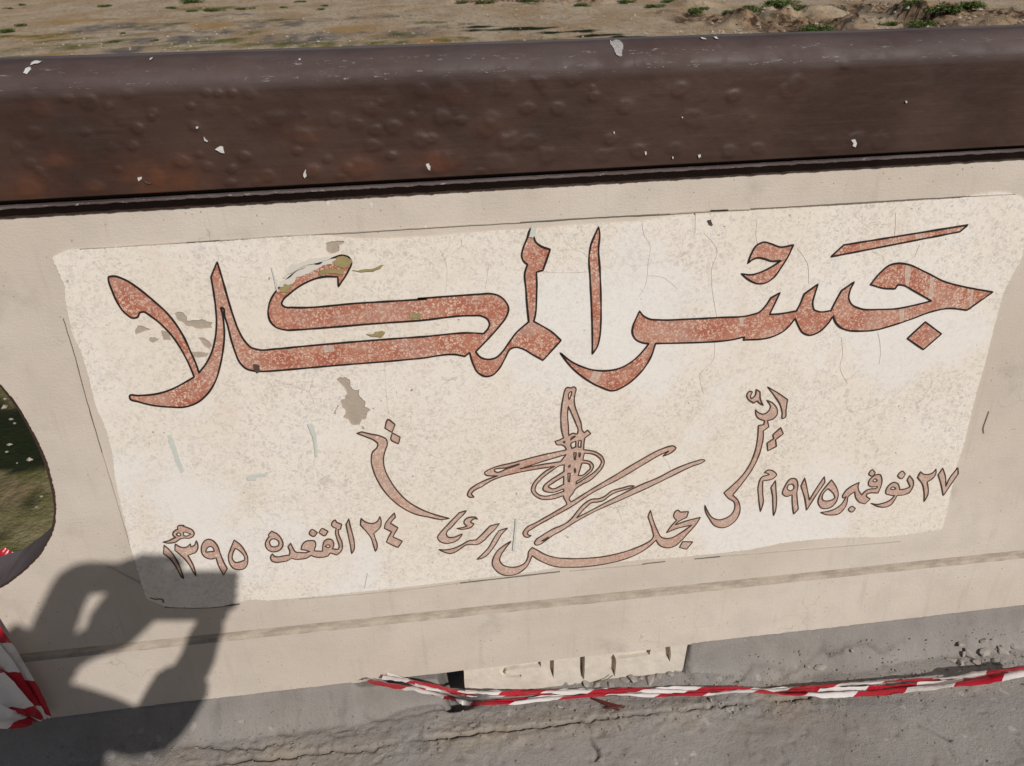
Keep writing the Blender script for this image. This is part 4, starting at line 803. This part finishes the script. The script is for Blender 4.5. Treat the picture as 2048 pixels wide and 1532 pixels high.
# ------------------------------------------------------------------ river bed below the bridge
BEDZ = -6.9
ys = np.concatenate([np.linspace(-30, 7, 24)[:-1], np.arange(7, 26, 0.14), np.linspace(26, 74, 60)[:-1], np.arange(74, 230, 0.55), np.geomspace(230, 1800, 50)])
th = np.linspace(-1.25, 1.25, 430)
TY, TT = np.meshgrid(ys, th, indexing='ij'); TX = (TY+36)*np.tan(TT)*0.95
H = 0.16*vfbm(TX*0.18, TY*0.18, 5)+0.16*vfbm(TX*0.6, TY*0.5, 4)
bd = lambda x, y: at_z(x, y, BEDZ)
def blob(x, y, rx, ry, soft=0.5):                      # patch traced on the bed; radii in pixels across / along the view
    c = bd(x, y); rxm = (bd(x+rx, y)-c).length; a = bd(x, y-ry*0.5); b = bd(x, y+ry*0.5); rym = max(0.3, (a-b).length)
    u = (TX-c.x)/rxm; w = (TY-c.y-(TX-c.x)*0.11)/rym
    d = np.hypot(u, w)+0.75*vfbm(TX*0.32+x, TY*0.10, 5); return 1-smooth01((d-(1-soft))/soft)
def mx(l): 
    r = np.zeros_like(TX)
    for b in l: r = np.maximum(r, b)
    return r
wet = np.clip(0.6+1.5*vfbm(TX*0.7, TY*0.2, 4), 0, 1)*mx([blob(420, 62, 120, 8), blob(690, 66, 80, 6), blob(150, 62, 60, 6), blob(900, 50, 60, 4), blob(230, 55, 110, 12), blob(330, 80, 130, 8), blob(520, 48, 120, 10), blob(600, 75, 120, 12), blob(820, 65, 90, 12), blob(720, 35, 90, 5), blob(250, 100, 60, 8), blob(470, 30, 60, 4)])
ochre = mx([blob(700, 58, 60, 8), blob(430, 50, 70, 5), blob(60, 72, 70, 8), blob(200, 40, 90, 4), blob(1000, 95, 90, 6), blob(850, 82, 60, 5), blob(90, 110, 60, 4)])
green = np.clip(0.7+1.4*vfbm(TX*0.9+9, TY*0.25, 4), 0, 1)*mx([blob(120, 95, 90, 6), blob(420, 84, 80, 6), blob(760, 88, 80, 6), blob(560, 40, 90, 4), blob(300, 50, 80, 4), blob(1040, 80, 90, 4), blob(150, 80, 60, 4), blob(560, 88, 40, 5), blob(700, 84, 60, 5), blob(270, 70, 30, 3), blob(900, 78, 50, 4), blob(470, 92, 50, 4), blob(860, 45, 40, 3), blob(50, 72, 70, 4), blob(230, 83, 26, 3), blob(360, 96, 40, 5), blob(640, 90, 50, 6), blob(790, 72, 50, 6), blob(300, 93, 50, 3), blob(510, 66, 18, 4), blob(40, 112, 26, 2), blob(420, 17, 90, 4), blob(100, 75, 30, 3)])
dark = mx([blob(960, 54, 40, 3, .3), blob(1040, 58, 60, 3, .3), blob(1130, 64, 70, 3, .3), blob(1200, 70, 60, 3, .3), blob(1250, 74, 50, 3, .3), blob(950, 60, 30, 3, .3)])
earth = mx([blob(1200, 4, 180, 4), blob(1000, 3, 120, 3), blob(1450, 40, 120, 26), blob(1620, 55, 130, 20), blob(1800, 30, 180, 40), blob(1980, 30, 150, 40)])
mound = 1.1*mx([blob(1560, 42, 60, 10, .9), blob(1640, 40, 80, 12, .9), blob(1720, 60, 70, 10, .9), blob(1900, 40, 160, 30, .9), blob(1480, 50, 60, 8, .9), blob(1400, 12, 60, 6, .9), blob(960, 3, 90, 3, .9), blob(1200, 5, 150, 3, .9)])
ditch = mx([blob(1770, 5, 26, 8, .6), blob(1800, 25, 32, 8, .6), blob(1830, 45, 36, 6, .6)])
H += 1.5*mound*(0.8+0.7*vfbm(TX*0.4, TY*0.4, 5))+0.75*earth*vfbm(TX*0.6, TY*0.5, 5)-2.6*ditch
H += 0.02*np.clip(TY-200, 0, 400)
# the strip right below the bridge, seen through the round opening: mossy ground and a dark pool
near_green = (1-smooth01((TY-bd(20, 760).y)/4))*smooth01((TY-1)/2)*np.clip(0.85+0.5*vfbm(TX*0.7, TY*0.7, 4), 0, 1)
yp0, yp1 = bd(50, 942).y, bd(20, 812).y
pool = smooth01((TY-yp0-0.12*vfbm(TX*1.3, TY*0+2))/0.1)*(1-smooth01((TY-yp1-0.6*vfbm(TX*1.4, TY*1.4+7))/0.5))
near_earth = (1-smooth01((np.hypot(TX-bd(10, 985).x, (TY-bd(10, 985).y)*0.8)-0.25+0.25*vfbm(TX*3, TY*3))/0.4))*0.45
c1 = bd(85, 975); c2 = bd(0, 1075)
tpar = np.clip(((TX-c1.x)*(c2.x-c1.x)+(TY-c1.y)*(c2.y-c1.y))/((c2.x-c1.x)**2+(c2.y-c1.y)**2), 0, 1)
rut = np.exp(-((np.hypot(TX-c1.x-tpar*(c2.x-c1.x), TY-c1.y-tpar*(c2.y-c1.y))+0.04*vfbm(TX*4, TY*4))/0.07)**2)
green = np.maximum(green, near_green); dark = np.maximum(np.maximum(dark, ditch*0.85), np.maximum(pool*0.96, rut*0.8))  # ditch darkened in colour: wet bottom plus painted shade
green = np.clip(green, 0, 1); earth = np.maximum(earth, near_earth)
H = H*np.where(TY < 24, 0.35, 1)
idx = np.arange(TX.size).reshape(TX.shape)
me = bpy.data.meshes.new('riverbed')
me.from_pydata(np.stack([TX, TY, H+BEDZ], -1).reshape(-1, 3).tolist(), [], np.stack([idx[:-1, :-1], idx[:-1, 1:], idx[1:, 1:], idx[1:, :-1]], -1).reshape(-1, 4).tolist()); me.update()
me.polygons.foreach_set('use_smooth', [True]*len(me.polygons)); me.materials.append(BED)
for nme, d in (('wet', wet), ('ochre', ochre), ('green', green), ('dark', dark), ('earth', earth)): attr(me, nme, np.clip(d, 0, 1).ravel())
link(bpy.data.objects.new('riverbed', me), None, kind='structure')
# pebbles and rubble of the bed, too many to count
def bedz(x, y):
    i = int(np.clip(np.searchsorted(ys, y), 1, len(ys)-1)); t = math.atan(x/(0.95*(y+36))); j = int(np.clip(np.searchsorted(th, t), 1, len(th)-1)); return float(H[i, j])+BEDZ
rng = random.Random(11); V = []; Fc = []
ico = [Vector(v) for v in ((0, 0, 1), (.9, 0, .2), (0, .9, .1), (-.9, 0, .15), (0, -.9, .2), (0, 0, -.6))]; icf = [(0, 1, 2), (0, 2, 3), (0, 3, 4), (0, 4, 1), (5, 2, 1), (5, 3, 2), (5, 4, 3), (5, 1, 4)]
for i in range(3600):
    if i < 3300:
        px = rng.uniform(-40, 2100); py = rng.uniform(-15, 135)
        if px < 1350 and rng.random() < 0.45: continue
        p = bd(px, py); s = abs(rng.gauss(0.045, 0.08))+0.05+(0.22*rng.random()**2 if px > 1380 else 0)
    else:
        px = rng.uniform(-60, 110); py = rng.choice((rng.uniform(770, 850), rng.uniform(850, 930), rng.uniform(950, 1050))); p = bd(px, py); s = rng.uniform(.02, .08) if py < 930 else rng.uniform(.012, .03)
        if rng.random() < (0.8 if py < 850 else 0.95): continue
    if p.y > 330 or p.y < 2: continue
    z = bedz(p.x, p.y); k = len(V); a = rng.uniform(0, 6.28); ca, sa = math.cos(a), math.sin(a); e = (rng.uniform(.7, 1.5), rng.uniform(.6, 1.2), rng.uniform(.5, 1))
    for v in ico:
        x, y, zz = v.x*e[0]*s, v.y*e[1]*s, v.z*e[2]*s; V.append((p.x+x*ca-y*sa, p.y+x*sa+y*ca, z+zz))
    Fc += [tuple(q+k for q in f) for f in icf]
mesh_obj('bed_pebbles', V, Fc, mat_plain('pebble', (0.36, 0.31, 0.25), 0.9, 0.45, 0.8), kind='stuff', label='pale pebbles and rubble strewn over the dry riverbed', category='pebbles')
# shrubs on the far bank
def shrub_mesh(seed):
    rg = random.Random(seed); V = []; Fc = []
    lobes = [(Vector((rg.uniform(-.75, .75), rg.uniform(-.5, .5), rg.uniform(.15, .45))), rg.uniform(.3, .5)) for _ in range(7)]
    for c, r in lobes:
        for _ in range(120):
            d = Vector((rg.gauss(0, 1), rg.gauss(0, 1), rg.gauss(0, 1))).normalized()*r*rg.uniform(.55, 1.08); p = c+d
            if p.z < 0: p.z = -p.z*.3
            a = Vector((rg.gauss(0, 1), rg.gauss(0, 1), rg.gauss(0, 1))).normalized()*.085; b = a.cross(Vector((rg.gauss(0, 1), rg.gauss(0, 1), rg.gauss(0, 1))).normalized())*.7
            k = len(V); V += [p-a, p+b, p+a, p-b]; Fc.append((k, k+1, k+2, k+3))
    me = bpy.data.meshes.new('crown'); me.from_pydata([tuple(v) for v in V], [], Fc); me.update(); me.materials.append(LEAF); return me
def stem_mesh():
    bm = bmesh.new()
    for a in range(3):
        r = bmesh.ops.create_cone(bm, cap_ends=True, segments=5, radius1=.05, radius2=.015, depth=.6)['verts']
        bmesh.ops.rotate(bm, verts=r, cent=(0, 0, 0), matrix=Matrix.Rotation(.5, 3, 'X')); bmesh.ops.rotate(bm, verts=r, cent=(0, 0, 0), matrix=Matrix.Rotation(a*2.1, 3, 'Z')); bmesh.ops.translate(bm, verts=r, vec=(0, 0, .22))
    me = bpy.data.meshes.new('stem'); bm.to_mesh(me); bm.free(); me.materials.append(RUST); return me
crowns = [shrub_mesh(s) for s in range(4)]; stm = stem_mesh()
G1 = 'low green shrubs along the earth bank'
spots = [(1390, 22, 20, 16, 0), (1408, 8, 12, 8, 0), (1470, 24, 26, 12, 0), (1505, 18, 30, 16, 0), (1545, 12, 36, 16, 0), (1575, 6, 26, 10, 0), (1610, 14, 30, 12, 0), (1640, 30, 36, 14, 0), (1665, 24, 30, 12, 0), (1700, 24, 26, 10, 0), (1620, 44, 18, 10, 0), (1750, 38, 22, 10, 0), (1825, 30, 28, 22, 0), (1850, 46, 34, 16, 0), (1880, 44, 34, 18, 0), (1930, 24, 34, 14, 0), (1900, 16, 16, 8, 0), (1775, 48, 20, 10, 0),
         (920, 2, 34, 8, 1), (970, 4, 26, 8, 1), (1165, 10, 26, 8, 1), (1300, 12, 30, 8, 1), (1340, 6, 24, 8, 1), (1060, 1, 28, 6, 1), (1250, 4, 24, 6, 1), (430, 20, 24, 6, 2), (490, 18, 20, 5, 2), (385, 22, 16, 5, 2), (340, 16, 18, 4, 2), (570, 14, 10, 6, 2), (650, 10, 14, 5, 2), (8, 62, 22, 8, 3), (42, 50, 14, 6, 3), (212, 12, 18, 4, 2), (600, 3, 14, 5, 2), (245, 66, 8, 4, 3), (232, 83, 14, 4, 3), (310, 80, 8, 5, 3), (16, 16, 10, 4, 3), (45, 12, 8, 4, 3), (385, 2, 28, 8, 2), (640, 18, 10, 5, 2)]
labs = ['low bright green shrub growing along the top of the rubble mound', 'low dark green shrub at the far edge of the pale sand flat', 'small green tuft on the dry sand beyond the grey wet patches', 'small scrubby tuft among the ochre and wet patches of the riverbed']
for i, (px, py, w, h, kd) in enumerate(spots):
    p = bd(px, py+h*0.35); D = (p-CAM).length; wm = w*D/F_PX; hm = max(h*D/F_PX*1.25, wm*.35)
    for _ in range(4):
        q = at_z(px, py+h*0.4, bedz(p.x, p.y)); p = q
    root = empty('shrub', (p.x, p.y, bedz(p.x, p.y)-0.02), label='leafy green shrub growing on the edge of the dark ditch' if kd == 0 and px > 1745 else labs[kd], category='shrub', group=('shrubs on the ditch edge' if px > 1745 else G1) if kd == 0 else ['', 'shrubs beyond the sand flat', 'tufts beyond the wet patches', 'tufts among the wet patches'][kd])
    root.scale = (wm*.85, wm*.85, hm*.72); root.rotation_euler[2] = i*1.3
    link(bpy.data.objects.new('crown', crowns[i % 4]), root); link(bpy.data.objects.new('stem', stm), root)

# ------------------------------------------------------------------ the photographer, standing behind the lens
def back(px, py, Y):                                   # point at depth Y whose shadow falls on the wall at this pixel
    w = at_y(px, py, 0.0); return w-SUND*((0-Y)/SUND.y)
SKIN = mat_plain('skin', (0.30, 0.17, 0.11), 0.6, 0.08); SHIRT = mat_plain('dark_shirt', (0.05, 0.055, 0.075), 0.9, 0.2); TROU = mat_plain('dark_trousers', (0.035, 0.035, 0.04), 0.9, 0.2); HAIR = mat_plain('black_hair', (0.012, 0.01, 0.009), 0.6, 0.2)

PH = CAM-CF*0.006
def cam_pt(r, u, f): return PH+CR*r+CU*u-CF*f
def skin_obj(name, pts, edges, mat, parent, sub=1, root=0):
    me = bpy.data.meshes.new(name); me.from_pydata([tuple(p[0]) for p in pts], edges, []); me.update()
    o = bpy.data.objects.new(name, me); link(o)
    md = o.modifiers.new('skin', 'SKIN'); md.use_smooth_shade = True
    for i, v in enumerate(me.skin_vertices[0].data):
        r = pts[i][1]; v.radius = r if isinstance(r, tuple) else (r, r); v.use_root = (i == root)
    sd = o.modifiers.new('sub', 'SUBSURF'); sd.levels = sub; sd.render_levels = sub
    dg = bpy.context.evaluated_depsgraph_get(); m2 = bpy.data.meshes.new_from_object(o.evaluated_get(dg)); bpy.data.objects.remove(o, do_unlink=True)
    m2.materials.clear(); m2.materials.append(mat); m2.name = name
    o = link(bpy.data.objects.new(name, m2)); return keep(o, parent)
V3 = Vector
N = back(85, 1316, -1.58); LS = back(88, 1302, -1.57); RS = back(58, 1390, -1.58); LE = back(149, 1158, -1.43); LW = back(245, 1154, -1.262)
RE = back(300, 1470, -1.37); RW = back(402, 1310, -1.262); HC = back(296, 1200, -1.44)
pel = V3((-0.12, -1.74, 0.95)); chest = V3((-0.19, -1.66, 1.30)); waist = V3((-0.03, -1.68, 1.08)); shadow_bulge = back(-40, 1302, -1.60); shadow_bulge_low = back(-95, 1390, -1.62)  # last two: unseen bulges added so the cast shadow reaches further left
person = empty('person', (-0.12, -1.72, 0.0), label='person in dark shirt and trousers leaning to photograph the parapet with a phone', category='person')
def hand(w, tips, start):                              # a palm and five separate fingers, bent on the phone's edges
    return
pts = [(pel, .10), (waist, .09), (chest, (.10, .09)), (N, .045), (back(190, 1292, -1.5), .029), (HC+V3((-.005, -.01, -.02)), (.066, .08)), (HC+V3((.0, .01, .045)), (.064, .078)), (back(266, 1246, -1.40), .035), (HC+V3((0, .098, -.005)), .014),
       (LS, .042), (LE, .034), (LW, .026), (RS, .05), (RE, .044), (RW, .034),
       (pel+V3((-.1, 0, -.06)), .09), (V3((-.27, -1.70, .5)), .06), (V3((-.28, -1.74, .09)), .042), (V3((-.29, -1.60, .035)), .035),
       (pel+V3((.1, 0, -.06)), .09), (V3((-.05, -1.69, .5)), .06), (V3((-.04, -1.74, .09)), .042), (V3((-.02, -1.60, .035)), .035)]
ed = [(0, 1), (1, 2), (2, 3), (3, 4), (4, 5), (5, 6), (5, 7), (5, 8), (3, 9), (9, 10), (10, 11), (2, 12), (12, 13), (13, 14), (0, 15), (15, 16), (16, 17), (17, 18), (0, 19), (19, 20), (20, 21), (21, 22)]
def add_hand(wi, palm, fingers, thumb):
    k = len(pts); pts.append((palm, (.036, .02))); ed.append((wi, k))
    for chain in fingers+[thumb]:
        prev = k
        for q, p in enumerate(chain): pts.append((p, .0095 if q < len(chain)-1 else .0075)); ed.append((prev, len(pts)-1)); prev = len(pts)-1
add_hand(11, cam_pt(-.035, .028, .035), [[cam_pt(-.012+.017*i, .048, .03), cam_pt(-.008+.017*i, .05, .008), cam_pt(-.006+.016*i, .036, .001 if i else .004)] for i in range(4)], [cam_pt(-.04, -.005, .03), cam_pt(-.03, -.03, .018), cam_pt(-.022, -.045, .012)])
add_hand(14, cam_pt(.105, -.07, .035), [[cam_pt(.154, -.035+.017*i, .025), cam_pt(.153, -.032+.017*i, .006), cam_pt(.138, -.03+.017*i, .001)] for i in range(4)], [cam_pt(.14, -.075, .03), cam_pt(.12, -.078, .018), cam_pt(.10, -.066, .016)])
skin_obj('body', pts, ed, SKIN, person)
skin_obj('shirt', [(pel+V3((0, 0, .02)), (.14, .13)), (waist, (.155, .12)), (chest, (.14, .12)), (N+V3((-.03, -.02, -.02)), .035), (LS, .040), (LE, .033), (LE.lerp(LW, .8), .028), (RS, .052), (RE, .056), (RE.lerp(RW, .88), .06), (shadow_bulge, .085), (V3((0.03, -1.60, 1.17)), .15), (shadow_bulge_low, .13)],  # last three vertices swell the unseen shirt to fill its cast shadow
         [(0, 1), (1, 2), (2, 3), (3, 4), (4, 5), (5, 6), (2, 7), (7, 8), (8, 9), (3, 10), (1, 11), (2, 12)], SHIRT, person)
skin_obj('trousers', [(pel, .12)]+[(pel+V3((s*.1, 0, -.08)), .105) for s in (-1, 1)]+[(V3((-.27, -1.70, .5)), .078), (V3((-.05, -1.69, .5)), .078), (V3((-.28, -1.735, .1)), .06), (V3((-.04, -1.735, .1)), .06)], [(0, 1), (0, 2), (1, 3), (3, 5), (2, 4), (4, 6)], TROU, person)
skin_obj('hair', [(HC+V3((-.005, -.025, -.01)), (.066, .07)), (HC+V3((0, -.008, .05)), (.07, .078))], [(0, 1)], HAIR, person)
for sx, x in ((-1, -.285), (1, -.03)):
    skin_obj('shoe', [(V3((x, -1.755, .045)), .045), (V3((x+.004*sx, -1.66, .042)), .046), (V3((x+.008*sx, -1.57, .035)), .036)], [(0, 1), (1, 2)], HAIR, person)
for sx in (-1, 1):
    bm = bmesh.new(); bmesh.ops.create_uvsphere(bm, u_segments=10, v_segments=8, radius=.012); me = bpy.data.meshes.new('eye'); bm.to_mesh(me); bm.free(); me.materials.append(WHITE)
    o = link(bpy.data.objects.new('eye', me)); o.location = HC+V3((sx*.032, .078, .012)); keep(o, person)
phone = empty('phone', cam_pt(.06, -.013, .005), label='black phone held sideways in both hands facing the parapet', category='phone')
def cbox(name, r0, r1, u0, u1, f0, f1, mat, bev):
    bm = bmesh.new(); bmesh.ops.create_cube(bm, size=1)
    for v in bm.verts: v.co = Vector(((r0+r1)/2+v.co.x*(r1-r0), (u0+u1)/2+v.co.y*(u1-u0), (f0+f1)/2+v.co.z*(f1-f0)))
    bmesh.ops.bevel(bm, geom=list(bm.edges), offset=bev, segments=3, affect='EDGES')
    for v in bm.verts: v.co = cam_pt(v.co.x, v.co.y, v.co.z)
    bmesh.ops.recalc_face_normals(bm, faces=bm.faces)
    me = bpy.data.meshes.new(name); bm.to_mesh(me); bm.free(); me.materials.append(mat); return keep(link(bpy.data.objects.new(name, me)), phone)
PHB = mat_plain('black_phone_glass', (0.01, 0.01, 0.012), 0.15, 0.1)
cbox('phone_body', -.024, .143, -.064, .027, .002, .011, PHB, .003)
cbox('lens_bump', -.014, .012, -.014, .012, 0.0005, .0025, PHB, .0008)
cbox('screen', -.02, .139, -.06, .023, .0112, .0118, PHB, .0002)
